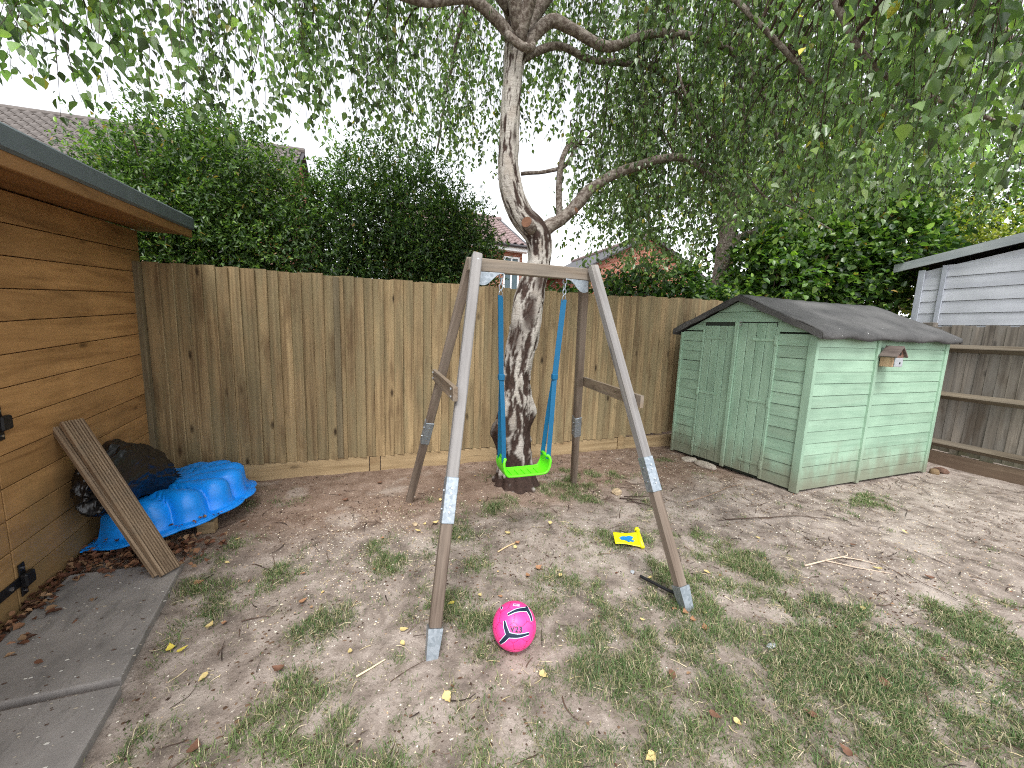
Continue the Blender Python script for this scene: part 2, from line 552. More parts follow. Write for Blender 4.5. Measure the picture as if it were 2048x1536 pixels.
# ================================================================ rear fence
M_FENCE = wood('fence_softwood', s2l(164, 142, 106), s2l(98, 79, 56), 'Z', cross=32, along=0.9, knot=1.0, vary=0.55,
               grey=s2l(128, 120, 92), greyamt=.5, stain=s2l(88, 66, 44), stain_amt=0.6)
M_FENCE_GREY = wood('fence_softwood_grey', s2l(124, 112, 88), s2l(82, 72, 54), 'Z', knot=0.5, vary=0.2)
M_GRAVEL = wood('gravel_board', s2l(170, 148, 114), s2l(126, 104, 74), 'X', cross=24, along=1.0, knot=0.6, vary=0.2, stain=s2l(120, 92, 62), stain_amt=0.5)
FY = 3.95
fence = empty('feather_edge_fence', (1.2, FY, 0))
tag(fence, 'tall tan fence of upright overlapping boards behind the swing', 'fence')
PITCH, BW, BH = 0.090, 0.114, 1.725
def feather(seed):
    r_ = random.Random(seed)
    nz = 9; V = []; F = []
    bow = r_.uniform(-.004, .004)
    for k in range(nz):
        z = BH * k / (nz - 1); s = math.sin(math.pi * k / (nz - 1)) * bow
        for x, y in ((-BW / 2, 0.004), (BW / 2, -0.012), (BW / 2, -0.030), (BW / 2 - .005, -0.033), (-BW / 2, -0.005)):
            V.append((x + s, y + s * .5, z))
    for k in range(nz - 1):
        for j in range(5):
            F.append([k * 5 + j, k * 5 + (j + 1) % 5, (k + 1) * 5 + (j + 1) % 5, (k + 1) * 5 + j])
    F.append([4, 3, 2, 1, 0]); F.append([(nz - 1) * 5 + j for j in range(5)])
    me = mesh_from('fence_board', V, F, M_FENCE)
    bm = bmesh.new(); bm.from_mesh(me); bmesh.ops.recalc_face_normals(bm, faces=bm.faces); bm.to_mesh(me); bm.free()
    return me
FB = [feather(s) for s in range(5)]
x = -1.66; k = 0
while x < 6.4:
    r_ = random.Random(100 + k)
    # panels stand at slightly different heights
    step = 0.0 if x < 2.95 else (0.022 if x < 3.6 else 0.035)
    b = place('board', FB[k % 5], (x, FY - 0.004 * (k % 2) + r_.uniform(-.003, .003), 0.142 + step + r_.uniform(-.010, .010)), fence,
              (0, R(r_.uniform(-.25, .25)), 0))
    if k in (14,):
        pass
    x += PITCH + r_.uniform(-.006, .006); k += 1
for a, b_ in ((-1.72, -0.055), (0.055, 2.86), (2.97, 6.4)):
    box('gravel_board', (a, FY - 0.02, -0.05), (b_, FY + 0.012, 0.138), M_GRAVEL, fence)
for px_, h_ in ((0.0, 0.16), (2.915, 0.2)):
    box('post', (px_ - 0.048, FY - 0.028, -0.05), (px_ + 0.048, FY - 0.0005 + 0.05, h_ - 0.03), M_GRAVEL, fence)
    box('post', (px_ - 0.05, FY + 0.02, h_ + 0.0), (px_ + 0.05, FY + 0.12, 1.84), M_FENCE, fence)
box('cover_strip', (-0.335, FY - 0.045, 0.15), (-0.285, FY - 0.03, 1.85), M_FENCE_GREY, fence)
box('end_post', (-1.80, FY - 0.05, -0.05), (-1.715, FY + 0.06, 1.86), M_FENCE_GREY, fence)
for zr in (0.35, 1.0, 1.65):
    box('rail', (-1.7, FY + 0.02, zr), (6.4, FY + 0.06, zr + 0.08), M_FENCE, fence)

# ================================================================ weathered side fence
M_OLD = wood('weathered_boards', s2l(132, 124, 114), s2l(72, 66, 60), 'Z', cross=24, along=1.2, knot=0.7, vary=0.6,
             grey=s2l(120, 116, 110), greyamt=0.7, stain=s2l(78, 66, 54), stain_amt=0.6, dirt=s2l(100, 104, 62), dirt_top=0.3)
M_OLDRAIL = wood('weathered_rail', s2l(118, 108, 92), s2l(76, 66, 54), 'Y', cross=26, along=1.2, knot=0.4, vary=0.2, grey=s2l(116, 108, 96), greyamt=0.5)
RX = 6.45
sf = empty('weathered_fence', (RX, 1.6, 0))
tag(sf, 'old grey brown fence with three horizontal rails right of the green shed', 'fence')
me_old = []
for s in range(4):
    r_ = random.Random(40 + s)
    w_ = 0.10
    V = []; F = []
    nz = 6; hh = 1.5
    for k in range(nz):
        z = hh * k / (nz - 1); o_ = r_.uniform(-.002, .002)
        V += [(0.0 + o_, -w_ / 2, z), (0.014 + o_, -w_ / 2, z), (0.008 + o_, w_ / 2, z), (-0.006 + o_, w_ / 2, z)]
    for k in range(nz - 1):
        for j in range(4):
            F.append([k * 4 + j, k * 4 + (j + 1) % 4, (k + 1) * 4 + (j + 1) % 4, (k + 1) * 4 + j])
    F += [[3, 2, 1, 0], [(nz - 1) * 4 + j for j in range(4)]]
    me = mesh_from('old_board', V, F, M_OLD)
    bm = bmesh.new(); bm.from_mesh(me); bmesh.ops.recalc_face_normals(bm, faces=bm.faces); bm.to_mesh(me); bm.free()
    me_old.append(me)
y = 3.88; k = 0
while y > 0.4:
    r_ = random.Random(300 + k)
    place('board', me_old[k % 4], (RX + r_.uniform(0, .006), y, 0.155 + r_.uniform(-.012, .012)), sf, (R(r_.uniform(-.5, .5)), 0, 0))
    y -= 0.084 + r_.uniform(-.006, .008); k += 1
for zr in (0.255, 0.835, 1.395):
    v, f = prism([(RX - 0.006, 0.4, zr - 0.045), (RX - 0.062, 0.4, zr), (RX - 0.055, 0.4, zr + 0.012), (RX - 0.006, 0.4, zr + 0.045)], (0, 3.5, 0))
    obj('rail', v, f, M_OLDRAIL, sf)
box('gravel_board', (RX - 0.025, 0.4, -0.05), (RX + 0.012, 3.88, 0.15), wood('old_gravel_board', s2l(140, 122, 104), s2l(92, 76, 62), 'Y', vary=.2, dirt=s2l(104, 86, 72), dirt_top=.2), sf)
for yp in (2.78, 0.95):
    box('post', (RX - 0.02, yp - .05, -0.05), (RX + 0.09, yp + .05, 1.7), M_OLD, sf)

# ================================================================ timber building on the left
M_CLAD = wood('larch_cladding', s2l(182, 140, 92), s2l(134, 98, 60), 'Y', cross=17, along=0.8, knot=0.9, vary=0.3, rough=0.6, spec=0.35,
              stain=s2l(150, 112, 66), stain_amt=0.35, dirt=s2l(132, 112, 78), dirt_top=0.8)
M_SOFFIT = wood('soffit_timber', s2l(152, 112, 70), s2l(108, 76, 44), 'Y', cross=14, along=0.7, knot=0.4, vary=0.2, rough=0.55)
M_EPDM = plain('roof_membrane', s2l(96, 106, 110), 0.6, 0, 0.4, 0.12, 6.0, 0.15)
M_BLACKIRON = plain('black_iron', (0.012, 0.012, 0.014), 0.45, 0.3, 0.5, 0.3, 30, 0.3)
M_BOLT = plain('zinc_bolt', (0.55, 0.56, 0.57), 0.35, 1.0, 0.5)
KX = 0.085; TILT = 0.036
def BW_(d, y, z):
    """wall frame: d out from the wall face, y along the wall, z up; boards and roof fall a little towards the viewer"""
    return (-1.765 + KX * (4.05 - y) + d, y, z + TILT * z * (y - 3.57))
bld = empty('timber_outbuilding', (-2.4, 2.6, 0))
tag(bld, 'honey brown clad timber building with overhanging flat roof at the left edge', 'building')
NB = 13; bh = 2.07 / NB
SEAM = 2.375
for k in range(NB):
    z0 = 0.005 + k * bh
    prof = 0.012 if k % 2 else 0.010
    # tongue-and-groove boards: a recessed joint below each board
    box('board', (-0.022, SEAM, z0 + 0.0045), (0.0, 4.045, z0 + bh), M_CLAD, bld, 0.0025, BW_)
    if z0 < 1.98:
        box('board', (-0.018, 0.9, z0 + 0.0045), (0.002, SEAM - 0.009, z0 + bh), M_CLAD, bld, 0.004, BW_)
box('wall_core', (-1.2, 0.6, -0.05), (-0.024, 4.045, 2.06), plain('joint_shadow', s2l(52, 34, 18), 0.9), bld, 0, BW_)
box('sole_plate', (-0.02, 0.9, -0.06), (0.012, 4.04, 0.004), M_CLAD, bld, 0.004, BW_)
OV = 0.345
box('roof_deck', (-1.6, 0.2, 2.135), (OV - 0.03, 4.13, 2.215), M_SOFFIT, bld, 0, BW_)
box('soffit', (-0.03, 0.2, 2.085), (OV - 0.028, 4.125, 2.118), M_SOFFIT, bld, 0.003, BW_)
box('fascia', (OV - 0.03, 0.2, 2.068), (OV - 0.004, 4.13, 2.15), M_SOFFIT, bld, 0.004, BW_)
box('roof_trim', (OV - 0.036, 0.18, 2.128), (OV + 0.012, 4.15, 2.232), M_EPDM, bld, 0.012, BW_)
box('roof_membrane', (-1.6, 0.2, 2.2165), (OV - 0.04, 4.14, 2.224), M_EPDM, bld, 0, BW_)
def hinge(z):
    m = MB()
    m.box((0.0025, SEAM + 0.012, z - 0.085), (0.008, SEAM + 0.052, z + 0.085), 0.002, fn=BW_)       # plate on the post
    m.box((0.008, SEAM + 0.002, z - 0.035), (0.036, SEAM + 0.068, z + 0.035), 0.007, fn=BW_)        # pin block
    m.box((0.0025, 1.75, z - 0.025), (0.010, SEAM + 0.01, z + 0.025), 0.003, fn=BW_)                # strap on the door
    o = m.build('door_hinge', M_BLACKIRON, bld)
    for yy_, zz_ in ((SEAM + 0.032, 0.062), (SEAM + 0.032, -0.062), (SEAM - 0.05, 0.0), (SEAM - 0.2, 0)):
        v, f = tubegeo([BW_(0.008, yy_, z + zz_), BW_(0.0135, yy_, z + zz_)], [0.010 if zz_ == 0 else 0.006] * 2, 10)
        obj('bolt', v, f, M_BOLT, o)
hinge(0.965); hinge(0.155)

# ================================================================ green shed
def shed_green(name, axis):
    return wood(name, s2l(148, 176, 154), s2l(126, 156, 134), axis, cross=20, along=1.0, knot=0.18, vary=0.14, rough=0.6, bump=0.3, spec=0.35,
                stain=s2l(132, 150, 130), stain_amt=0.4, dirt=s2l(112, 100, 84), dirt_top=0.42)
M_GX, M_GY, M_GZ = shed_green('green_paint_side', 'X'), shed_green('green_paint_front', 'Y'), shed_green('green_paint_door', 'Z')
M_FELT = NT('roof_felt')
t = M_FELT; p = t.world_pos()
n1 = t.noise(p, 3.0, 4); n2 = t.noise(p, 160, 3, 0.7); n3 = t.noise(p, 26, 4, .6)
col = t.ramp(n1, [(0.3, s2l(62, 62, 62)), (0.7, s2l(94, 93, 92))])
col = t.mix(t.math('MULTIPLY', t.rampv(n2, .5, .7), .5), col, s2l(130, 130, 130))
col = t.mix(t.rampv(n3, .72, .74), col, s2l(200, 200, 196))
M_FELT = t.done(t.princ(col, 0.9, 0, 0.25, t.bump(n2, .5, .003)).outputs[0])
SO = (3.737, 2.338)
def S(u, v, z):
    """shed frame: u along the side, v along the front, z up (the shed stands a little out of square)"""
    return (SO[0] + u * 0.99995 - v * 0.142, SO[1] + u * 0.004 + v * 0.99, z)
SL, SW, SE, SR = 2.10, 1.39, 1.50, 1.835
shed = empty('green_shed', S(SL / 2, SW / 2, 0))
tag(shed, 'pale green wooden shed with double doors and black felt roof', 'shed')
box('wall_core', (0.02, 0.02, 0.0), (SL - .02, SW - .02, SE - 0.01), plain('shed_inside', s2l(40, 48, 40), 0.9), shed, 0, S)
v, f = prism([S(0.02, 0.03, SE - .012), S(0.02, SW - .03, SE - .012), S(0.02, SW / 2, SR - 0.03)], (SL - 0.04, 0, 0))
obj('gable_core', v, f, bpy.data.materials['shed_inside'], shed)
# side boards facing the lawn: overlap boards, lower edge proud
def lap(name, a, b, z0, z1, face, mat, parent, tk0=0.0125, tk1=0.007):
    """one lap board; face 'side' (v=0, runs in u) or 'front' (u=0, runs in v)"""
    if face == 'side':
        P = [S(a, -tk0, z0), S(a, 0.012, z0), S(a, 0.012, z1), S(a, -tk1, z1)]; Q = [S(b, -tk0, z0), S(b, 0.012, z0), S(b, 0.012, z1), S(b, -tk1, z1)]
    elif face == 'front':
        P = [S(-tk0, a, z0), S(0.012, a, z0), S(0.012, a, z1), S(-tk1, a, z1)]; Q = [S(-tk0, b, z0), S(0.012, b, z0), S(0.012, b, z1), S(-tk1, b, z1)]
    elif face == 'rear':
        P = [S(SL + tk0, a, z0), S(SL - .012, a, z0), S(SL - .012, a, z1), S(SL + tk1, a, z1)]; Q = [S(SL + tk0, b, z0), S(SL - .012, b, z0), S(SL - .012, b, z1), S(SL + tk1, b, z1)]
    V = P + Q
    F = [[0, 1, 2, 3], [7, 6, 5, 4], [0, 4, 5, 1], [1, 5, 6, 2], [2, 6, 7, 3], [3, 7, 4, 0]]
    me_o = obj(name, V, F, mat, parent)
    bm = bmesh.new(); bm.from_mesh(me_o.data); bmesh.ops.recalc_face_normals(bm, faces=bm.faces); bm.to_mesh(me_o.data); bm.free()
    return me_o
rows = 13; rh = (SE - 0.03) / rows
UJ = 0.885
for k in range(rows):
    z0 = 0.02 + k * rh; j = random.uniform(-.003, .003)
    lap('board', 0.012, UJ - 0.018, z0 + j, z0 + rh - 0.004 + j, 'side', M_GX, shed)
    lap('board', UJ + 0.018, SL - 0.03, z0 + j * .5, z0 + rh - 0.004 + j * .5, 'side', M_GX, shed)
    lap('board', 0.04, 0.315, z0 + j, z0 + rh - 0.004 + j, 'front', M_GY, shed)
    lap('board', 1.10, SW - 0.012, z0 - j, z0 + rh - 0.004 - j, 'front', M_GY, shed)
    lap('board', 0.02, SW - .02, z0, z0 + rh - .004, 'rear', M_GY, shed)
box('batten', (UJ - 0.019, -0.03, 0.005), (UJ + 0.019, -0.002, SE - 0.02), M_GZ, shed, 0.003, S)
box('corner_trim', (-0.026, -0.028, 0.0), (0.012, 0.042, SE - 0.02), M_GZ, shed, 0.003, S)
box('corner_trim', (-0.026, SW - 0.014, 0.0), (0.02, SW + 0.014, SE - 0.02), M_GZ, shed, 0.003, S)
box('corner_trim', (SL - 0.03, -0.026, 0.0), (SL + 0.02, 0.012, SE - 0.02), M_GZ, shed, 0.003, S)
# gable boards
gz = [1.50, 1.595, 1.70, SR - 0.012]
def gw(z):            # half width of the gable at height z
    return (SW / 2) * (1 - (z - SE + 0.02) / (SR - SE + 0.02))
for i in range(3):
    za, zb = gz[i] + .002, gz[i + 1] - .002
    wa, wb = gw(za) - .004, max(gw(zb) - .004, 0.004)
    c = SW / 2
    V = [S(-.016, c - wa, za), S(-.016, c + wa, za), S(-.008, c + wb, zb), S(-.008, c - wb, zb), S(.014, c - wa, za), S(.014, c + wa, za), S(.014, c + wb, zb), S(.014, c - wb, zb)]
    obj('gable_board', V, [[0, 1, 2, 3], [7, 6, 5, 4], [0, 4, 5, 1], [1, 5, 6, 2], [2, 6, 7, 3], [3, 7, 4, 0]][::1], M_GY, shed)
# doors
def door(name, va, vb, ztop, hinge_at_a):
    o = empty(name, S(-0.01, (va + vb) / 2, 0.03))
    o.parent = shed
    o.location = WO[o] - WO[shed]
    n = 4; pw = (vb - va) / n
    for i in range(n):
        box('plank', (-0.020, va + i * pw + 0.0025, 0.035), (0.004, va + (i + 1) * pw - 0.0025, ztop), M_GZ, o, 0.003, S)
    for zc in (0.16, 0.80, 1.42):
        m = MB()
        a, b_ = (va - 0.02, va + 0.21) if hinge_at_a else (vb - 0.21, vb + 0.02)
        m.box((-0.026, a, zc - 0.013), (-0.0205, b_, zc + 0.013), 0.002, fn=S)
        hv = va - 0.012 if hinge_at_a else vb + 0.012
        m.box((-0.031, hv - 0.014, zc - 0.045), (-0.0185, hv + 0.014, zc + 0.045), 0.004, fn=S)
        m.build('strap_hinge', M_GZ, o)
    return o
d1 = door('door', 0.335, 0.70, 1.585, True)
d2 = door('door', 0.735, 1.09, 1.555, False)
box('astragal', (-0.04, 0.693, 0.02), (-0.021, 0.735, 1.60), M_GZ, shed, 0.004, S)
box('door_frame', (-0.024, 0.306, 0.02), (0.0, 0.333, 1.53), M_GZ, shed, 0.003, S)
box('door_frame', (-0.024, 1.092, 0.02), (0.0, 1.114, 1.52), M_GZ, shed, 0.003, S)
box('door_void', (-0.012, 0.33, 1.0), (0.015, 1.095, 1.605), bpy.data.materials['shed_inside'], shed, 0, S)
m = MB()
for zz_ in (1.60, 1.57):
    v, f = tubegeo([S(-0.03, 0.66, zz_), S(-0.05, 0.66, zz_ - .004), S(-0.05, 0.68, zz_ - .01)], .006, 8); m.add(v, f)
m.build('latch', M_BOLT, shed)
# felt roof: two pitched sheets with dropped edges and a bit of sag
def roof_sheet(side):
    nu, nv = 40, 10
    V = []; F = []
    drop = 2
    cols = nv + 1 + drop
    for i in range(nu + 1):
        u = -0.075 + (SL + 0.15) * i / nu
        for j in range(cols):
            tt = min(j, nv) / nv
            vv = SW / 2 + side * tt * (SW / 2 + 0.075)
            z = SR + 0.03 - tt * (SR + 0.03 - SE - 0.005)
            z += 0.006 * math.sin(u * 9 + j) * tt - 0.018 * math.sin(math.pi * (u / SL)) * (1 - tt) * .6
            z += 0.003 * math.sin(u * 31 + 2 * j)
            if j > nv:
                z -= 0.028 * (j - nv) + 0.006 * math.sin(u * 14); vv += side * 0.004
            V.append(S(u, vv, z))
    for i in range(nu):
        for j in range(cols - 1):
            F.append([i * cols + j, i * cols + j + 1, (i + 1) * cols + j + 1, (i + 1) * cols + j])
    o = obj('roof_sheet', V, F, M_FELT, shed, True)
    mod = o.modifiers.new('thick', 'SOLIDIFY'); mod.thickness = 0.012; mod.offset = -1 if side > 0 else 1
    # front felt drip following the pitch
    for ue in (-0.08, SL + 0.065):
        V = []; F = []
        for j in range(nv + 1):
            tt = j / nv; vv = SW / 2 + side * tt * (SW / 2 + 0.08)
            z = SR + 0.032 - tt * (SR + 0.03 - SE - 0.005)
            wob = .006 * math.sin(j * 1.9 + side)
            V += [S(ue, vv, z), S(ue, vv, z - 0.055 + wob), S(ue + .014, vv, z - 0.055 + wob), S(ue + .014, vv, z)]
        for j in range(nv):
            for k_ in range(4):
                F.append([j * 4 + k_, j * 4 + (k_ + 1) % 4, (j + 1) * 4 + (k_ + 1) % 4, (j + 1) * 4 + k_])
        F += [[0, 1, 2, 3], [nv * 4 + 3, nv * 4 + 2, nv * 4 + 1, nv * 4]]
        obj('felt_edge', V, F, M_FELT, shed)
roof_sheet(1); roof_sheet(-1)

# ---- bird box on the shed
M_BW = wood('weathered_birdbox', s2l(190, 160, 132), s2l(140, 108, 84), 'Z', cross=40, along=4, knot=0, vary=0.1)
M_BWROOF = wood('birdbox_roof', s2l(116, 104, 98), s2l(74, 64, 60), 'Y', cross=40, along=4, knot=0, vary=.1)
M_WHITEP = plain('chipped_white_paint', (0.36, 0.38, 0.40), 0.6, 0, .4, .15, 30)
bb = empty('bird_box', (4.70, 2.24, 1.20))
tag(bb, 'small weathered wooden bird box fixed to the shed wall', 'bird box')
bx0, bx1, by0, by1, bz0, bz1 = 4.635, 4.765, 2.185, 2.303, 1.205, 1.325
box('side_panel', (bx0, by0 + .012, bz0), (bx0 + .012, by1, bz1), M_BW, bb)
box('side_panel', (bx1 - .012, by0 + .012, bz0), (bx1, by1, bz1), M_BW, bb)
box('floor', (bx0 + .0125, by0 + .0125, bz0 + .002), (bx1 - .0125, by1, bz0 + .014), M_BW, bb)
box('front_panel', (bx0 + .004, by0, bz0 + .004), (bx1 - .004, by0 + .0115, bz1 - .03), M_WHITEP, bb)
v, f = prism([(bx0, by1 - .012, bz1 - .005), (bx1, by1 - .012, bz1 - .005), ((bx0 + bx1) / 2, by1 - .012, bz1 + .075)], (0, .011, 0)); obj('back_panel', v, f, M_BW, bb)
v, f = prism([(bx0 + .006, by0 + .001, bz1 - .029), (bx1 - .006, by0 + .001, bz1 - .029), (bx1 - .006, by0 + .001, bz1 - .005), ((bx0 + bx1) / 2, by0 + .001, bz1 + .066), (bx0 + .006, by0 + .001, bz1 - .005)], (0, .010, 0))
obj('gable_panel', v, f, wood('birdbox_gable', s2l(132, 100, 84), s2l(88, 64, 54), 'X', knot=0), bb)
cx_ = (bx0 + bx1) / 2
for sgn in (-1, 1):
    P = [(cx_, by0 - .02, bz1 + .082), (cx_ + sgn * .092, by0 - .02, bz1 - .018), (cx_ + sgn * .088, by0 - .02, bz1 - .028), (cx_, by0 - .02, bz1 + .068)]
    v, f = prism(P, (0, by1 - by0 + .02, 0)); obj('roof_panel', v, f, M_BWROOF, bb)
v, f = tubegeo([(cx_, by0 - .001, bz1 + .008), (cx_, by0 + .0, bz1 + .008)], [.018, .018], 16); obj('entrance_hole', v, f, plain('dark_hole', (.01, .008, .006), .9), bb)
v, f = tubegeo([(cx_ + .01, by0 - .004, bz0 + .04), (cx_ + .01, by0 + .0, bz0 + .04)], [.009, .009], 12); obj('screw_eye', v, f, M_BLACKIRON, bb)

# ================================================================ blue-grey cabin beyond the side fence
M_CAB = wood('blue_grey_paint', s2l(184, 187, 192), s2l(166, 169, 176), 'Y', cross=14, along=.8, knot=.15, vary=.08, rough=.6)
M_CABZ = wood('blue_grey_trim', s2l(170, 174, 182), s2l(150, 155, 164), 'Z', cross=14, along=.8, knot=.1, vary=.08, rough=.6)
M_CABB = wood('blue_grey_barge', s2l(158, 164, 164), s2l(138, 146, 148), 'Y', cross=14, along=.8, knot=.1, vary=.08, rough=.6)
cab = empty('blue_grey_cabin', (8.6, 2.0, 0))
tag(cab, 'blue grey painted wooden cabin behind the weathered side fence', 'cabin')
CXW = 7.6
def cab_roof_z(y): return 2.51 - 0.175 * (y - 3.7) if y > 1.6 else 2.51 + .175 * 2.1 - .175 * (1.6 - y)
for k in range(12):
    z0 = 0.7 + k * 0.168
    # boards are cut to the roof slope by the gable board in front
    hi = z0 + 0.163
    ymax = 3.46
    if hi > cab_roof_z(3.46) - .05:
        ymax = min(3.46, 3.7 - (hi - 2.46) / .175)
    ymin = -0.2
    if hi > 2.46: ymin = max(-.2, 3.2 - ymax)
    if ymax - ymin < .2: continue
    V = [(CXW - .016, ymin, z0), (CXW - .016, ymax, z0), (CXW - .006, ymax, hi), (CXW - .006, ymin, hi), (CXW + .01, ymin, z0), (CXW + .01, ymax, z0), (CXW + .01, ymax, hi), (CXW + .01, ymin, hi)]
    o = obj('board', V, [[0, 1, 2, 3], [7, 6, 5, 4], [0, 4, 5, 1], [1, 5, 6, 2], [2, 6, 7, 3], [3, 7, 4, 0]], M_CAB, cab)
    bm = bmesh.new(); bm.from_mesh(o.data); bmesh.ops.recalc_face_normals(bm, faces=bm.faces); bm.to_mesh(o.data); bm.free()
P = [(CXW + .012, -.2, 0), (CXW + .012, 3.46, 0), (CXW + .012, 3.46, 2.48), (CXW + .012, 1.6, 2.82), (CXW + .012, -.2, 2.5)]
v, f = prism(P, (2.4, 0, 0)); obj('wall_core', v, f, M_CAB, cab)
box('corner_trim', (CXW - .035, 3.40, .3), (CXW - .017, 3.475, 2.50), M_CABZ, cab)
box('cover_strip', (CXW - .035, 3.17, .3), (CXW - .017, 3.225, 2.54), M_CABZ, cab)
for (ya, yb) in ((3.76, 1.6), (1.6, -.5)):
    za, zb = cab_roof_z(ya), cab_roof_z(yb)
    v, f = prism([(CXW - .07, ya, za - .0), (CXW - .07, yb, zb), (CXW - .07, yb, zb + .12), (CXW - .07, ya, za + .12)], (.022, 0, 0)); obj('bargeboard', v, f, M_CABB, cab)
    v, f = prism([(CXW - .047, ya, za + .07), (CXW - .047, yb, zb + .07), (CXW - .047, yb, zb + .11), (CXW - .047, ya, za + .11)], (2.7, 0, 0)); obj('roof', v, f, M_FELT, cab)

# ================================================================ swing frame
M_SW = wood('silvered_timber', s2l(150, 146, 142), s2l(86, 80, 76), 'Z', cross=38, along=1.6, knot=0.8, vary=0.1, rough=0.8, grey=s2l(132, 130, 130), greyamt=.6)
M_SWB = wood('brown_timber', s2l(122, 108, 96), s2l(74, 62, 54), 'Z', cross=38, along=1.6, knot=0.6, vary=0.1, rough=0.8, grey=s2l(140, 128, 116), greyamt=.5)
M_SWX = wood('beam_timber', s2l(142, 128, 112), s2l(84, 72, 60), 'X', cross=34, along=1.4, knot=0.5, vary=.1, rough=.8, grey=s2l(128, 122, 114), greyamt=.5)
M_SWY = wood('brace_timber', s2l(140, 124, 106), s2l(86, 72, 58), 'Y', cross=34, along=1.4, knot=0.5, vary=.1, rough=.8, grey=s2l(128, 122, 114), greyamt=.5)
t = NT('galvanised_steel'); p = t.world_pos()
vo = t.n('TexVoronoi'); t.put(vo.inputs['Vector'], p); vo.inputs['Scale'].default_value = 70
col = t.mix(t.sepz(vo.outputs['Color'], 0), s2l(140, 150, 158), s2l(172, 180, 188))
M_GALV = t.done(t.princ(col, t.math('ADD', .38, t.math('MULTIPLY', t.noise(p, 30, 3), .2)), 0.75, .5).outputs[0])
swing = empty('swing_stand', (0.97, 2.3, 0))
tag(swing, 'wooden A-frame swing stand with grey legs and metal sleeves', 'swing stand')
BZ = 1.805                                   # beam centre height
def leg(name_top, top, foot, w0, mat_top, mat_low, sleeve=(0.60, 0.70), front=True):
    top = Vector(top); foot = Vector(foot)
    d = (top - foot); L = d.length; zax = d.normalized()
    xax = Vector((1, 0, 0)); yax = zax.cross(xax).normalized(); xax = yax.cross(zax).normalized()
    M = Matrix((xax, yax, zax)).transposed().to_4x4(); M.translation = foot
    def local(name, lo, hi, mat, bev, parent):
        v, f = boxgeo(lo, hi, bev)
        me = mesh_from(name, v, f, mat)
        o = place(name, me, tuple(foot), parent)
        o.rotation_euler = M.to_euler()
        return o
    hw = w0 / 2
    ztosl = L / d.z
    s0, s1 = sleeve[0] * ztosl, sleeve[1] * ztosl
    lg = local('leg', (-hw, -hw, (s0 + s1) / 2), (hw, hw, L), mat_top, 0.006, swing)
    def sub(name, lo, hi, mat, bev):
        v, f = boxgeo(lo, hi, bev)
        o = bpy.data.objects.new(name, mesh_from(name, v, f, mat)); COL.objects.link(o); o.parent = lg
        return o
    sub('lower_leg', (-hw + .001, -hw + .001, .10 if front else -.04), (hw - .001, hw - .001, (s0 + s1) / 2), mat_low, 0.006)
    sl = MB()
    sl.box((-hw - .003, -hw - .003, s0), (hw + .003, hw + .003, s1), .003)
    sl_o = sub('sleeve', (-hw - .003, -hw - .003, s0), (hw + .003, hw + .003, s1), M_GALV, .003)
    m = MB()
    for zz in (.3, .7):
        for off in (-1, 1):
            z_ = s0 + (s1 - s0) * zz
            v, f = tubegeo([(off * hw * .0 + .0, -hw - .002, z_ + off * .012), (0, -hw - .008, z_ + off * .012)], [.005, .005], 8); m.add(v, f)
            v, f = tubegeo([(off * (hw + .002), 0.0, z_), (off * (hw + .009), 0, z_)], [.006, .006], 8); m.add(v, f)
    o = bpy.data.objects.new('sleeve_screws', mesh_from('sleeve_screws', m.v, m.f, M_BOLT)); COL.objects.link(o); o.parent = lg
    return lg, sub, M
tl, tr = 0.575, 1.345
fl, sub_fl, _ = leg('fl', (tl, 2.245, BZ + .052), (0.225, 1.535, 0), 0.056, M_SW, M_SWB, (0.50, 0.70))
fr, sub_fr, _ = leg('fr', (tr, 2.245, BZ + .05), (1.555, 1.43, 0), 0.056, M_SW, M_SWB, (0.55, 0.73))
rl, sub_rl, _ = leg('rl', (tl - .005, 2.355, BZ + .045), (0.265, 3.12, 0), 0.056, M_SWB, M_SWB, (0.56, 0.74), False)
rr, sub_rr, _ = leg('rr', (tr + .005, 2.355, BZ + .045), (1.81, 3.13, 0), 0.056, M_SWB, M_SWB, (0.53, 0.72), False)
# tapering steel shoes on the two front feet
for sub in (sub_fl, sub_fr):
    a, b_ = .033, .025
    V = [(-b_, -b_, -.022), (b_, -b_, -.022), (b_, b_, -.022), (-b_, b_, -.022), (-a, -a, .105), (a, -a, .105), (a, a, .105), (-a, a, .105)]
    o = bpy.data.objects.new('foot_shoe', mesh_from('foot_shoe', V, [[3, 2, 1, 0], [4, 5, 6, 7], [0, 1, 5, 4], [1, 2, 6, 5], [2, 3, 7, 6], [3, 0, 4, 7]], M_GALV))
    COL.objects.link(o); o.parent = fl if sub is sub_fl else fr
box('top_beam', (0.535, 2.276, BZ - .037), (1.405, 2.324, BZ + .040), M_SWX, swing, .005)
def swingbolt(x, y0, z):
    v, f = tubegeo([(x, y0, z), (x, y0 - .004, z)], [.015, .015], 14)
    o = obj('washer', v, f, M_BOLT, swing)
    v, f = tubegeo([(x, y0 - .004, z), (x, y0 - .011, z)], [.008, .006], 10); obj('bolt', v, f, M_BOLT, o)
swingbolt(tl - .004, 2.213, BZ + .02); swingbolt(tr + .004, 2.213, BZ + .02)
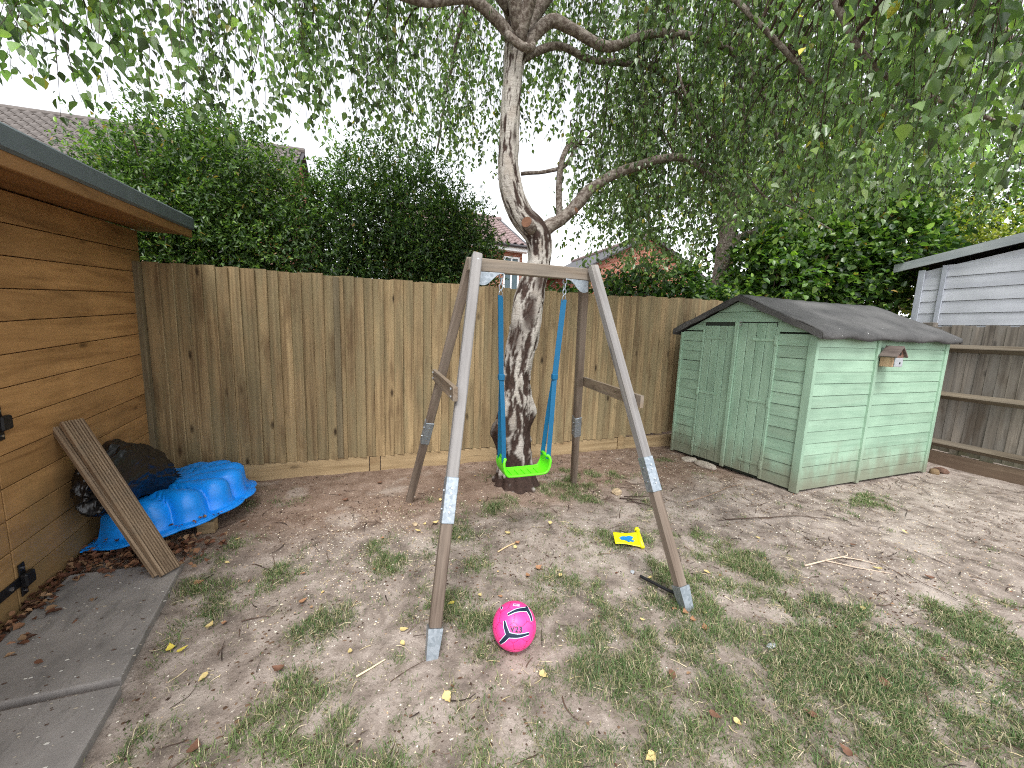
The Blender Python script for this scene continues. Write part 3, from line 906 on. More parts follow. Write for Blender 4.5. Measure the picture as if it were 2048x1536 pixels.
# curved steel gusset plates under the beam
for s_, x0 in ((1, tl + .012), (-1, tr - .012)):
    P = []
    n = 14
    for i in range(n + 1):
        a = i / n
        P.append((x0 + s_ * (0.02 + .145 * a), 2.268, BZ - .042 - 0.075 * (0.5 + 0.5 * math.cos(math.pi * min(1, a * 1.25 - .12 if a > .1 else 0)))))
    P = [(x0, 2.268, BZ - .04), (x0, 2.268, BZ - .110)] + P + [(x0 + s_ * .165, 2.268, BZ - .036)]
    P[-2] = (x0 + s_ * .163, 2.268, BZ - .050)
    v, f = prism(P, (0, .004, 0)); obj('gusset_plate', v, f, M_GALV, swing)
# side braces
for leg_f, leg_r, z0, off in (((tl, 2.245, BZ), (tl, 2.355, BZ), 1.10, -1), ((tr, 2.245, BZ), (tr, 2.355, BZ), 1.04, 1)):
    xf, xr = (0.225, 0.265) if off < 0 else (1.555, 1.81)
    kf = z0 / 1.855
    pf = np.array([xf + (leg_f[0] - xf) * kf, (1.535 if off < 0 else 1.43) + (2.245 - (1.535 if off < 0 else 1.43)) * kf, z0])
    pr = np.array([xr + (leg_r[0] - xr) * kf, 3.125 + (2.355 - 3.125) * kf, z0])
    d = pr - pf; d /= np.linalg.norm(d)
    pf = pf - d * .07; pr = pr + d * (.06 if off < 0 else .0)
    shift = np.array([off * .046 if off < 0 else .046, 0, 0])
    pf = pf + shift; pr = pr + shift
    V = []
    for P_ in (pf, pr):
        for dx, dz in ((-.012, -.036), (.012, -.036), (.012, .036), (-.012, .036)):
            V.append((P_[0] + dx, P_[1], P_[2] + dz))
    obj('brace', V, [[0, 1, 2, 3][::-1], [4, 5, 6, 7], [0, 1, 5, 4], [1, 2, 6, 5], [2, 3, 7, 6], [3, 0, 4, 7]], M_SWY, swing)
    m = MB()
    for P_ in (pf + d * .05, pr - d * .05):
        for dz in (-.02, .02):
            v, f = tubegeo([P_ + np.array([off * .012, 0, dz]), P_ + np.array([off * .02, 0, dz])], .007, 8); m.add(v, f)
    m.build('brace_bolts', M_BOLT, swing)
# black ground-anchor peg by the right foot
m = MB(); v, f = tubegeo([(1.47, 1.70, .012), (1.52, 1.56, .02), (1.552, 1.47, .03)], .009, 8); m.add(v, f)
m.build('ground_anchor', M_BLACKIRON, swing)

# ---- the swing itself
M_STRAP = NT('blue_webbing'); t = M_STRAP; c_ = t.coords()
wv = t.noise(t.mapping(c_, (300, 300, 420)), 1, 2)
M_STRAP = t.done(t.princ(t.mix(wv, s2l(2, 78, 116), s2l(10, 98, 138)), .6, 0, .35, t.bump(wv, .4, .002)).outputs[0])
M_LIME = plain('lime_plastic', s2l(96, 222, 26), .38, 0, .5, .06, 12, .05)
sws = empty('strap_swing', (0.95, 2.3, .48))
tag(sws, 'lime green plastic swing seat on blue webbing straps', 'swing')
HX = (0.742, 1.178)
def chain(x):
    for k, (z0, z1, r_) in enumerate(((1.772, 1.735, .014), (1.742, 1.700, .011), (1.706, 1.668, .011))):
        th = np.linspace(0, 2 * np.pi, 17)[:-1]
        pts = [(x + (r_ * math.cos(a) if k % 2 == 0 else 0), 2.3 + (0 if k % 2 == 0 else r_ * math.cos(a)), (z0 + z1) / 2 + (z0 - z1) / 2 * math.sin(a)) for a in th]
        pts.append(pts[0])
        v, f = tubegeo(pts, .0035, 6, False); obj('chain_link', v, f, M_GALV, sws, True)
    v, f = tubegeo([(x - .012, 2.3, 1.628), (x - .010, 2.3, 1.655), (x, 2.3, 1.676), (x + .010, 2.3, 1.655), (x + .012, 2.3, 1.628)], .003, 6); obj('carabiner', v, f, M_GALV, sws, True)
def ribbon(pts, wdt, th, name, parent, mat, wdir=(1, 0, 0)):
    V = []; F = []
    wv = np.array(wdir, float)
    pts = np.array(pts, float)
    T = np.gradient(pts, axis=0); T /= np.linalg.norm(T, axis=1)[:, None]
    for i, P_ in enumerate(pts):
        ws = wv - T[i] * np.dot(wv, T[i]); ws /= np.linalg.norm(ws); nn = np.cross(T[i], ws)
        for a, b_ in ((-1, -1), (1, -1), (1, 1), (-1, 1)):
            V.append(P_ + ws * a * wdt / 2 + nn * b_ * th / 2)
    for i in range(len(pts) - 1):
        for j in range(4):
            F.append([i * 4 + j, i * 4 + (j + 1) % 4, (i + 1) * 4 + (j + 1) % 4, (i + 1) * 4 + j])
    F += [[3, 2, 1, 0], [4 * len(pts) - 4 + j for j in range(4)]]
    return obj(name, V, F, mat, parent)
for x, xs, sg in ((HX[0], 0.783, 1), (HX[1], 1.098, -1)):
    chain(x)
    z1, z0 = 1.638, 0.60
    xm = x + (xs - x) * .5
    tw = .15 * sg
    ribbon(spline([(x, 2.3, z1), (x + (xs - x) * .25, 2.3, 1.38), (xm, 2.3, 1.12)], 9), .036, .006, 'strap', sws, M_STRAP, (1, .3 * sg, 0))
    for dy in (-1, 1):
        ribbon(spline([(xm, 2.3 + dy * .004, 1.135), (xm + (xs - xm) * .5, 2.3 + dy * .03, .88), (xs, 2.3 + dy * .048, z0 - .02)], 9), .030, .005, 'strap', sws, M_STRAP, (1, .3 * sg + .2 * dy, 0))
    m = MB(); m.box((xm - .02, 2.285, 1.11), (xm + .02, 2.315, 1.15), .004); m.build('strap_buckle', M_STRAP, sws)
# moulded seat: a U-section sheet swept along Y with raised ends and rolled lip
prof = spline([(0.790, .605), (0.778, .575), (0.782, .525), (0.800, .490), (0.83, .480), (0.94, .479), (1.05, .480), (1.081, .491), (1.099, .527), (1.104, .577), (1.093, .607)], 46)
ny = 13; V = []; F = []
for i in range(ny):
    tt = i / (ny - 1) * 2 - 1
    yv = 2.3 + tt * .073
    lipz = 0.016 * (abs(tt) ** 6)
    for j, (px_, pz_) in enumerate(prof):
        e = j / (len(prof) - 1) * 2 - 1
        endn = max(0, abs(e) - .55) / .45
        yy = 2.3 + tt * .073 * (1 - .25 * endn ** 2)
        V.append((px_ + (.01 if e < 0 else -.01) * 0 * lipz, yy, pz_ + lipz * (1 - endn)))
n = len(prof)
for i in range(ny - 1):
    for j in range(n - 1):
        F.append([i * n + j, i * n + j + 1, (i + 1) * n + j + 1, (i + 1) * n + j])
so = obj('seat', V, F, M_LIME, sws, True)
md = so.modifiers.new('t', 'SOLIDIFY'); md.thickness = .009; md.offset = 0
for side in (-1, 1):
    rim = [(p_[0], 2.3 + side * .074 * (1 - .25 * (max(0, abs(j / (n - 1) * 2 - 1) - .55) / .45) ** 2), p_[1] + .012 * (1 - max(0, abs(j / (n - 1) * 2 - 1) - .55) / .45)) for j, p_ in enumerate(prof)]
    v, f = tubegeo(rim, .0085, 8); obj('seat_rim', v, f, M_LIME, sws, True)
for xs in (0.789, 1.095):
    v, f = tubegeo([(xs, 2.245, .600), (xs, 2.355, .600)], .011, 10); obj('seat_rim', v, f, M_LIME, sws, True)
m = MB()
for i in range(5):
    xx_ = .845 + i * .047
    m.box((xx_ - .003, 2.25, .488), (xx_ + .003, 2.35, .4915), .001)
m.build('grip_ribs', M_LIME, sws)

# ================================================================ pink football
BR = 0.1; BC = np.array([0.591, 1.479, float(ground_z(np.array([.591]), np.array([1.479]))[0]) + .099])
ball = empty('football', (BC[0], BC[1], 0))
tag(ball, 'bright pink football with dark star shaped marks lying on the lawn', 'ball')
phi = (1 + 5 ** .5) / 2
ico = np.array([(0, s1, s2 * phi) for s1 in (-1, 1) for s2 in (-1, 1)] + [(s1, s2 * phi, 0) for s1 in (-1, 1) for s2 in (-1, 1)] + [(s2 * phi, 0, s1) for s1 in (-1, 1) for s2 in (-1, 1)], float)
ico = norm(ico)
tr_v = []
for i in range(12):
    for j in range(12):
        if i != j and np.dot(ico[i], ico[j]) > .4:
            q_ = ico[i] * 2 / 3 + ico[j] / 3; tr_v.append(q_ / np.linalg.norm(q_))
tr_v = np.array(tr_v)
ed = [(i, j) for i in range(60) for j in range(i + 1, 60) if np.dot(tr_v[i], tr_v[j]) > .90]
# orient so that one pentagon faces up towards the viewer
def frame(z, upv):
    z = z / np.linalg.norm(z); x_ = np.cross(upv, z); x_ /= np.linalg.norm(x_); y_ = np.cross(z, x_)
    return np.stack([x_, y_, z], 1)
toC = np.array([0, 0, CAM_H]) - BC
Fr = frame(toC, np.array([0, 0, 1.]))            # columns: right, up, towards viewer
pent_dir = Fr @ np.array([.28, .30, 1]); pent_dir /= np.linalg.norm(pent_dir)
A = frame(ico[0], ico[[j for j in range(1, 12) if np.dot(ico[0], ico[j]) > .4][0]])
Bf = frame(pent_dir, Fr @ np.array([0.12, -1, 0]))
RB = Bf @ A.T
tw_ = tr_v @ RB.T
bm = bmesh.new(); bmesh.ops.create_icosphere(bm, subdivisions=6, radius=1.0); bm.verts.index_update()
bv = np.array([tuple(x_.co) for x_ in bm.verts]); bf = [[x_.index for x_ in q_.verts] for q_ in bm.faces]; bm.free()
dmin = np.full(len(bv), 9.0)
for i, j in ed:
    a, b_ = tw_[i], tw_[j]; ab = b_ - a
    tt = np.clip(((bv - a) @ ab) / (ab @ ab), 0, 1)
    pp = a + tt[:, None] * ab; pp /= np.linalg.norm(pp, axis=1)[:, None]
    dmin = np.minimum(dmin, np.linalg.norm(bv - pp, axis=1))
depth = np.exp(-(dmin / .016) ** 2)
rad_ = BR * (1 - .018 * depth + .004 * np.clip(dmin / .25, 0, 1))
t = NT('pink_leather'); sm = t.attr('seam', 'Fac')
n_ = t.noise(t.world_pos(), 60, 4, .6)
col = t.mix(n_, s2l(240, 48, 132), s2l(252, 80, 160))
col = t.mix(t.math('MULTIPLY', t.rampv(t.noise(t.world_pos(), 22, 4, .7), .62, .75), .35), col, s2l(190, 60, 110))
col = t.mix(t.rampv(sm, .35, .8), col, s2l(150, 16, 72))
M_PINK = t.done(t.princ(col, .42, 0, .5, t.bump(t.noise(t.world_pos(), 700, 2), .15, .001)).outputs[0])
bo = obj('ball_skin', bv * rad_[:, None] + BC, bf, M_PINK, ball, True, origin=BC)
at = bo.data.attributes.new('seam', 'FLOAT', 'POINT'); at.data.foreach_set('value', depth.astype(np.float32))
M_NAVY = plain('navy_print', s2l(24, 40, 62), .4, 0, .5, .2, 60)
M_PALE = plain('pale_print', s2l(214, 236, 250), .4, 0, .5, .05, 60)
def onball(uu, vv, r_):
    """print coordinates (right, up as seen from the lawn) -> point on the ball"""
    ww = math.sqrt(max(0.02, 1 - uu * uu - vv * vv))
    return BC + r_ * (Fr @ np.array([uu, vv, ww]))
def stroke(pts, wid, r_, name, mat):
    pts = spline([(a, b_, 0) for a, b_ in pts], 22)[:, :2]
    T = np.gradient(pts, axis=0); T /= np.linalg.norm(T, axis=1)[:, None]
    V = []; F = []
    m_ = 5
    for i, P_ in enumerate(pts):
        a = i / (len(pts) - 1)
        wv = np.interp(a, np.linspace(0, 1, len(wid)), wid)
        nrm = np.array([-T[i][1], T[i][0]])
        for j in range(m_):
            q_ = P_ + nrm * wv * (j / (m_ - 1) - .5)
            V.append(onball(q_[0], q_[1], r_))
    for i in range(len(pts) - 1):
        for j in range(m_ - 1):
            F.append([i * m_ + j, (i + 1) * m_ + j, (i + 1) * m_ + j + 1, i * m_ + j + 1])
    return V, F
def mark(strokes):
    for mat, r_, grow, nm in ((M_PALE, BR * 1.0055, .045, 'print_outline'), (M_NAVY, BR * 1.009, 0.0, 'print_mark')):
        m = MB()
        for pts, wid in strokes:
            v, f = stroke(pts, [w_ + grow for w_ in wid], r_ + random.uniform(0, .00004), nm, mat); m.add(v, f)
        m.build(nm, mat, ball, True)
# three-armed marks (u,v in ball radii)
c0 = (-.25, -.36)
mark([([(-.44, .16), (-.38, -.08), c0], [.07, .14, .18]), ([c0, (.20, -.37), (.66, -.26)], [.18, .12, .07]), ([(-.60, -.68), (-.44, -.55), c0], [.10, .16, .18])])
c1 = (.55, .66)
mark([([(-.32, .40), (.08, .58), c1], [.07, .11, .15]), ([c1, (.70, .43), (.78, .20)], [.13, .10, .06]), ([(.50, .78), (.53, .72), c1], [.08, .12, .14])])
mark([([(-.60, .72), (-.62, .65), (-.64, .60)], [.06, .06, .04])])
# the print V23 and the little pale label near the top
def textmesh(s_, size):
    cu = bpy.data.curves.new('txt', 'FONT'); cu.body = s_; cu.size = size; cu.resolution_u = 3; cu.space_character = 1.15; cu.offset = .008
    o = bpy.data.objects.new('txt', cu); COL.objects.link(o)
    dg = bpy.context.evaluated_depsgraph_get()
    me = bpy.data.meshes.new_from_object(o.evaluated_get(dg))
    v = [tuple(x_.co) for x_ in me.vertices]; f = [list(q_.vertices) for q_ in me.polygons]
    bpy.data.objects.remove(o); bpy.data.curves.remove(cu); bpy.data.meshes.remove(me)
    return v, f
tv, tf = textmesh('V23', .30)
tv = [onball(-.17 + a, -.235 + b_, BR * 1.02) for a, b_, c_ in tv]
obj('print_lettering', tv, tf, M_NAVY, ball)
m = MB(); v, f = stroke([(-.10, .80), (.04, .80), (.20, .79)], [.10, .10, .10], BR * 1.007, '', None); m.add(v, f); m.build('print_label', plain('pale_pink_print', s2l(250, 190, 225), .4), ball, True)
m = MB(); v, f = stroke([(-.05, .80), (.03, .80), (.10, .797)], [.03, .03, .03], BR * 1.010, '', None); m.add(v, f); m.build('print_label_line', M_NAVY, ball, True)

# ================================================================ upturned blue shell sandpit
M_BLUE = plain('blue_plastic', s2l(16, 142, 240), .34, 0, .5, .08, 9, .06)
pool = empty('shell_sandpit', (-1.25, 3.3, .03))
tag(pool, 'upturned bright blue scallop shell sandpit beside the timber wall', 'sandpit')
PC = np.array([-1.40, 3.33]); HINGE = np.array([-1.62, 3.33])
def tiltz(x, y): return 0.03 + .085 * (x + 1.62) / .68 - .03 * (y - 3.3)
nth = 440
def rim_at(a, grow, lobes=True):
    """a: -pi*0.5..: polar outline of the shell about PC; lobes fan out to the right"""
    ex, ey = .44 + grow, .475 + grow
    r_ = 1 / math.sqrt((math.cos(a) / ex) ** 2 + (math.sin(a) / ey) ** 2)
    # left side is flattened against the wall
    if math.cos(a) < 0:
        r_ = min(r_, (.215 + grow * .7) / max(1e-6, -math.cos(a)))
    return r_
lob = 22
rings = []      # (grow, dz, lobe amplitude)
prof_ = [(.060, -.004, .030, 1), (.050, .010, .032, 1), (.028, .012, .034, 1), (.006, .016, .040, 1), (-.004, .03, .050, 1), (-.016, .10, .058, 1), (-.024, .165, .058, 1), (-.030, .195, .056, .97), (-.036, .216, .052, .91), (-.036, .224, .044, .82), (-.036, .226, .036, .7), (-.036, .226, .028, .55), (-.036, .225, .020, .4), (-.036, .224, .012, .25), (-.036, .222, .004, .1)]
V = []; F = []
for (gr, dz, am, sc_) in prof_:
    for k in range(nth):
        a = 2 * math.pi * k / nth
        r_ = rim_at(a, gr) * sc_
        # angle seen from the hinge decides the rib phase
        px_ = PC[0] + math.cos(a) * r_; py_ = PC[1] + math.sin(a) * r_
        ah = math.atan2(py_ - HINGE[1], px_ - HINGE[0] + .10)
        lobe = abs(math.cos(ah * lob / 2))
        fade = max(0, min(1, (math.cos(a) + .55) * 1.6))
        r_ += am * (lobe ** .7 - .55) * fade
        px_ = PC[0] + math.cos(a) * r_; py_ = PC[1] + math.sin(a) * r_
        zt = dz
        if dz > .15:
            zt += .055 * (lobe ** .6 - .7) * fade * min(1, (r_ / .2))
        V.append((px_, py_, tiltz(px_, py_) + zt * .9))
nr = len(prof_)
for i in range(nr - 1):
    for k in range(nth):
        F.append([i * nth + k, i * nth + (k + 1) % nth, (i + 1) * nth + (k + 1) % nth, (i + 1) * nth + k])
V.append((PC[0], PC[1], tiltz(*PC) + .212)); ci = len(V) - 1
for k in range(nth): F.append([(nr - 1) * nth + k, (nr - 1) * nth + (k + 1) % nth, ci])
po = obj('shell', V, F, M_BLUE, pool, True)
md = po.modifiers.new('t', 'SOLIDIFY'); md.thickness = .004; md.offset = -1
rimp = [V[k] for k in range(nth)] + [V[0]]
v, f = tubegeo(rimp, .009, 8, False); obj('rim', v, f, M_BLUE, pool, True)
for sg in (-1, 1):                       # the ears by the hinge
    yy = PC[1] + sg * .44
    P = [(-1.64, yy - sg * .10, tiltz(-1.62, yy) - .004), (-1.655, yy + sg * .05, tiltz(-1.62, yy) - .012), (-1.56, yy + sg * .035, tiltz(-1.5, yy) - .006), (-1.46, yy - sg * .02, tiltz(-1.45, yy)), (-1.50, yy - sg * .08, tiltz(-1.5, yy))]
    if sg < 0: P = P[::-1]
    v, f = prism(P, (0, 0, .010)); obj('ear', v, f, M_BLUE, pool)
blk = box('timber_block', (-1.135, 2.975, -.01), (-1.035, 3.045, .072), wood('block_timber', s2l(158, 138, 108), s2l(104, 86, 62), 'X', vary=.1))
tag(blk, 'small timber offcut propping up the edge of the blue sandpit', 'timber block')

# ================================================================ black rubbish bag on the sandpit
t = NT('black_polythene'); c_ = t.coords()
wr = t.noise(t.mapping(c_, (1, .55, 1)), 9, 2, .4, 1.0)
wr2 = t.noise(t.mapping(c_, (30, 30, 6)), 1, 3, .5, .8)
M_BAG = t.done(t.princ((.005, .005, .006), .33, 0, .5, t.bump(t.math('ADD', wr, t.math('MULTIPLY', wr2, .6)), .45, .02)).outputs[0])
bag = empty('rubbish_bag', (-1.42, 3.02, .25))
tag(bag, 'crumpled black rubbish bag lying on the blue sandpit', 'rubbish bag')
bm = bmesh.new(); bmesh.ops.create_icosphere(bm, subdivisions=6, radius=1.0); bm.verts.index_update()
bv = np.array([tuple(x_.co) for x_ in bm.verts]); bf = [[x_.index for x_ in q_.verts] for q_ in bm.faces]; bm.free()
rd = 1 + .14 * fbm(bv * 1.2, 31, 2)
cr = 1 - np.abs(fbm(bv * np.array([2.6, 2.6, 2.0]), 33, 4, .55)) * 2
rd += .05 * cr
# folds gathered towards the two ends
ang_ = np.arctan2(bv[:, 2], bv[:, 0])
rd += .085 * np.clip(1 - np.abs(fbm(bv * np.array([3.4, 2.4, 3.4]) + .3 * fbm(bv * 2, 39, 2)[:, None], 37, 2, .45)) * 3.2, 0, 1) ** 2.5 - .02
bw = bv * rd[:, None] * np.array([.135, .315, .215])
bw[:, 2] = np.where(bw[:, 2] < -.14, -.14 + (bw[:, 2] + .14) * .3, bw[:, 2])
# sag towards the far (right) end
bw[:, 2] -= .38 * np.clip(bw[:, 1] - .02, 0, 1)
bw[:, 0] += .35 * np.clip(bw[:, 1] - .02, 0, 1)
bw[:, 2] *= 1 - .25 * np.clip(np.abs(bw[:, 1]) - .2, 0, 1)
BAGC = np.array([-1.51, 2.98, .44])
bgp = bw + BAGC
obj('bag_body', bgp, bf, M_BAG, bag, True)
kn = []
for k in range(9):
    a = k * .7; b0 = np.array([-1.40, 3.32, .30])
    v, f = tubegeo(spline([b0, b0 + np.array([.02 * math.cos(a), .025, .02 * math.sin(a)]), b0 + np.array([.05 * math.cos(a), .05 + .01 * k % .03, .035 * math.sin(a) - .01])], 6), [.010, .014, .012, .010, .008, .003], 6)
    kn.append((v, f))
m = MB()
for v, f in kn: m.add(v, f)
m.build('bag_neck', M_BAG, bag, True)

# ================================================================ decking boards leaning on the wall
t = NT('grooved_decking'); c_ = t.offvec(t.coords(), 5)
g = t.noise(t.mapping(c_, (60, 60, 3)), 1, 4, .6)
col = t.ramp(g, [(.3, s2l(112, 95, 78)), (.5, s2l(140, 120, 98)), (.72, s2l(160, 140, 118))])
col = t.mix(t.math('MULTIPLY', t.rampv(t.noise(c_, 6, 4), .5, .7), .4), col, s2l(112, 104, 92))
M_DECK = t.done(t.princ(col, .85, 0, .2, t.bump(g, .4, .003)).outputs[0])
def deck(foot, top, wid, label, side, roll_, ngr=7):
    foot = Vector(foot); top = Vector(top); zax = (top - foot).normalized(); L = (top - foot).length
    xax = Vector(side); xax = (xax - zax * xax.dot(zax)).normalized(); yax = zax.cross(xax)
    th = .026; h = wid / 2
    pr = [(-h, 0), (h, 0)]
    # grooved top face
    topf = []
    for i in range(ngr):
        a = h - .004 - (wid - .008) * i / ngr; w_ = (wid - .008) / ngr
        topf += [(a, th), (a - w_ * .5, th), (a - w_ * .60, th - .008), (a - w_ * .90, th - .008)]
    pr += [(h, th - .004)] + topf + [(-h + .003, th), (-h, th - .004)]
    V = []
    for z in (0, L):
        for px_, py_ in pr:
            V.append(foot + xax * px_ + yax * py_ + zax * z)
    n = len(pr)
    F = [list(range(n))[::-1], list(range(n, 2 * n))] + [[i, (i + 1) % n, n + (i + 1) % n, n + i] for i in range(n)]
    me = mesh_from('decking_board', [(p_[0] * 0 + (Vector(p_) - foot).dot(xax), (Vector(p_) - foot).dot(yax), (Vector(p_) - foot).dot(zax)) for p_ in V], F, M_DECK)
    bm = bmesh.new(); bm.from_mesh(me); bmesh.ops.recalc_face_normals(bm, faces=bm.faces); bm.to_mesh(me); bm.free()
    o = place('decking_board', me, tuple(foot))
    Mx = Matrix((xax, yax, zax)).transposed()
    o.rotation_euler = Mx.to_euler()
    return tag(o, label, 'plank', 'decking boards leaning on the timber building')
sidev = (-.545, -.84, 0)
deck((-1.090, 2.495, .024), (-1.612, 2.822, .83), .098, 'grooved decking board leaning on the timber wall, in front of the bag', sidev, 0)
deck((-1.122, 2.497, .024), (-1.650, 2.822, .80), .098, 'second decking board mostly hidden behind the grooved leaning one', sidev, 0)

# ================================================================ small things on the ground
M_YEL = plain('yellow_film', s2l(238, 232, 20), .4, 0, .5, .05, 30, .1)
M_CYAN = plain('blue_print', s2l(20, 130, 200), .45)
pk = empty('yellow_packet', (1.66, 2.03, .01))
tag(pk, 'crumpled bright yellow packet with blue print and a rolled edge', 'packet')
e0 = np.array([1.55, 2.085]); e1 = np.array([1.715, 2.015]); ux = (e1 - e0) / np.linalg.norm(e1 - e0); uy = np.array([-ux[1], ux[0]])
Lp = np.linalg.norm(e1 - e0); Wp = .115
V = []; F = []; nx_, ny_ = 12, 8
def pkz(a, b_): return .024 + .005 * math.sin(a * 5 + b_ * 2) + .004 * math.sin(b_ * 7 + 1) * a + .030 * b_ + float(ground_z(np.array([1.63]), np.array([2.03]))[0])
def pkp(a, b_, up=0):
    q_ = e0 + ux * Lp * a + uy * (Wp * (b_ - .5) * (.8 + .3 * a))
    return (q_[0], q_[1], pkz(a, b_) + up)
for i in range(nx_ + 1):
    for j in range(ny_ + 1): V.append(pkp(i / nx_, j / ny_))
for i in range(nx_):
    for j in range(ny_): F.append([i * (ny_ + 1) + j, (i + 1) * (ny_ + 1) + j, (i + 1) * (ny_ + 1) + j + 1, i * (ny_ + 1) + j + 1])
o = obj('packet_sheet', V, F, M_YEL, pk, True); md = o.modifiers.new('t', 'SOLIDIFY'); md.thickness = .0015
m = MB()
for cx2, cy2, rr in ((.45, .5, .16), (.62, .62, .12), (.3, .42, .10), (.52, .32, .09), (.68, .4, .08)):
    ring = [pkp(cx2 + rr * math.cos(a) * (1 + .35 * math.sin(3 * a)), cy2 + rr * 1.3 * math.sin(a), .0022) for a in np.linspace(0, 2 * math.pi, 15)[:-1]]
    m.add([pkp(cx2, cy2, .0022)] + ring, [[0, 1 + i, 1 + (i + 1) % 14] for i in range(14)])
m.build('packet_print', M_CYAN, pk)
qa = e1 + uy * -.065; qb = e1 + uy * .085
zg = pkz(1, .5)
v, f = tubegeo([(qa[0], qa[1], zg - .014), (qb[0], qb[1], zg + .024)], .0145, 12); obj('rolled_edge', v, f, M_YEL, pk, True)
v, f = tubegeo([(qb[0], qb[1], zg + .024), (qb[0] + uy[0] * .016, qb[1] + uy[1] * .016, zg + .027)], .0185, 12); obj('rolled_end', v, f, M_YEL, pk, True)

M_STONE = plain('pale_stone', s2l(176, 156, 128), .9, 0, .2, .25, 25, .6, .006)
M_STONE2 = plain('grey_stone', s2l(168, 158, 146), .9, 0, .2, .2, 25, .6, .006)
M_TERRA = plain('brick_rubble', s2l(108, 84, 72), .9, 0, .2, .25, 25, .6, .006)
def stone(c, size, mat, label, seed, cat='stone', nm='stone', group=None):
    bm = bmesh.new(); bmesh.ops.create_icosphere(bm, subdivisions=3, radius=1.0); bm.verts.index_update()
    v = np.array([tuple(x_.co) for x_ in bm.verts]); f = [[x_.index for x_ in q_.verts] for q_ in bm.faces]; bm.free()
    v = np.sign(v) * np.abs(v) ** .75
    v = v * (1 + .28 * fbm(v * 1.4, seed, 3))[:, None] * np.array(size)
    a = seed * 1.3; ca, sa = math.cos(a), math.sin(a)
    v = np.stack([v[:, 0] * ca - v[:, 1] * sa, v[:, 0] * sa + v[:, 1] * ca, v[:, 2]], 1)
    z0 = float(ground_z(np.array([c[0]]), np.array([c[1]]))[0])
    o = obj(nm, v + np.array([c[0], c[1], z0 + size[2] * .55]), f, mat)
    return tag(o, label, cat, group)
stone((2.06, 2.78), (.045, .038, .03), M_STONE, 'tan lumpy stone on bare earth right of the birch', 51)
stone((3.50, 3.16), (.12, .07, .035), M_STONE2, 'flat pale stone in front of the shed doors', 52)
stone((3.46, 3.36), (.09, .06, .025), M_STONE2, 'darker low stone half buried beside the shed doors', 53)
stone((6.12, 2.30), (.07, .05, .035), M_TERRA, 'broken terracotta lump at the foot of the weathered fence', 54, 'rubble', 'brick_rubble')
stone((5.98, 2.30), (.04, .035, .04), plain('ochre_rubble', s2l(118, 98, 72), .9), 'small ochre lump beside the rear corner of the shed', 55, 'rubble', 'brick_rubble')
stone((1.475, 1.778), (.014, .012, .008), M_WHITEP, 'tiny white scrap on the soil between packet and swing leg', 56, 'litter', 'paper_scrap')
stone((0.27, 2.72), (.022, .016, .012), M_STONE, 'small tan pebble left of the front swing leg', 57)
stone((1.75, 1.10), (.030, .012, .007), M_WHITEP, 'small white shard in the grass right of the football', 58, 'litter', 'paper_scrap')

# ================================================================ birch tree
birch = empty('birch_tree', (1.22, 3.2, 0))
tag(birch, 'weeping silver birch with peeling white bark behind the swing', 'tree')
t = NT('birch_bark'); k_ = t.attr('bark', 'Fac'); p = t.world_pos()
len_ = t.noise(t.mapping(p, (14, 14, 90)), 1, 4, .6)
nn = t.noise(p, 40, 4, .65)
white = t.mix(t.math('MULTIPLY', t.rampv(len_, .52, .7), .6), s2l(176, 170, 162), s2l(112, 103, 95))
white = t.mix(t.math('MULTIPLY', t.rampv(t.noise(p, 7, 3), .5, .7), .35), white, s2l(156, 140, 124))
dark = t.mix(nn, s2l(24, 20, 19), s2l(82, 64, 56))
col = t.mix(k_, dark, white)
M_BARK = t.done(t.princ(col, .85, 0, .2, t.bump(t.math('ADD', nn, t.math('MULTIPLY', len_, .4)), .6, .012)).outputs[0])
TP = [(1.232, 3.2, -.08), (1.225, 3.2, .10), (1.212, 3.2, .40), (1.208, 3.2, .75), (1.205, 3.2, 1.03), (1.249, 3.2, 1.345), (1.286, 3.2, 1.61), (1.324, 3.2, 1.83), (1.376, 3.2, 2.044), (1.351, 3.2, 2.251), (1.19, 3.2, 2.40),
      (1.096, 3.2, 2.58), (1.063, 3.2, 2.77), (1.068, 3.2, 3.0), (1.071, 3.2, 3.26), (1.083, 3.2, 3.52), (1.11, 3.2, 3.70), (1.12, 3.2, 3.98), (1.16, 3.22, 4.5), (1.1, 3.25, 5.2), (1.2, 3.3, 6.2)]
TR = [.21, .165, .15, .14, .126, .136, .134, .118, .100, .112, .098, .092, .084, .079, .077, .078, .098, .08, .065, .05, .02]
tn, ta = 620, 84
tpts = spline(TP, tn); trad = spline([(r_, 0, 0) for r_ in TR], tn)[:, 0]
T = np.gradient(tpts, axis=0); T = norm(T)
ux = np.array([1., 0, 0]); ang = np.linspace(0, 2 * np.pi, ta, endpoint=False)
TV = np.zeros((tn, ta, 3)); ND = np.zeros((tn, ta, 3))
for i in range(tn):
    u_ = ux - T[i] * (ux @ T[i]); u_ /= np.linalg.norm(u_); w_ = np.cross(T[i], u_)
    ND[i] = np.cos(ang)[:, None] * u_ + np.sin(ang)[:, None] * w_
    TV[i] = tpts[i] + trad[i] * ND[i]
Zs = tpts[:, 2][:, None] * np.ones(ta); As = ang[None, :] * np.ones((tn, 1))
cyl = np.stack([np.cos(As) * 1.0, np.sin(As) * 1.0, Zs], -1).reshape(-1, 3)
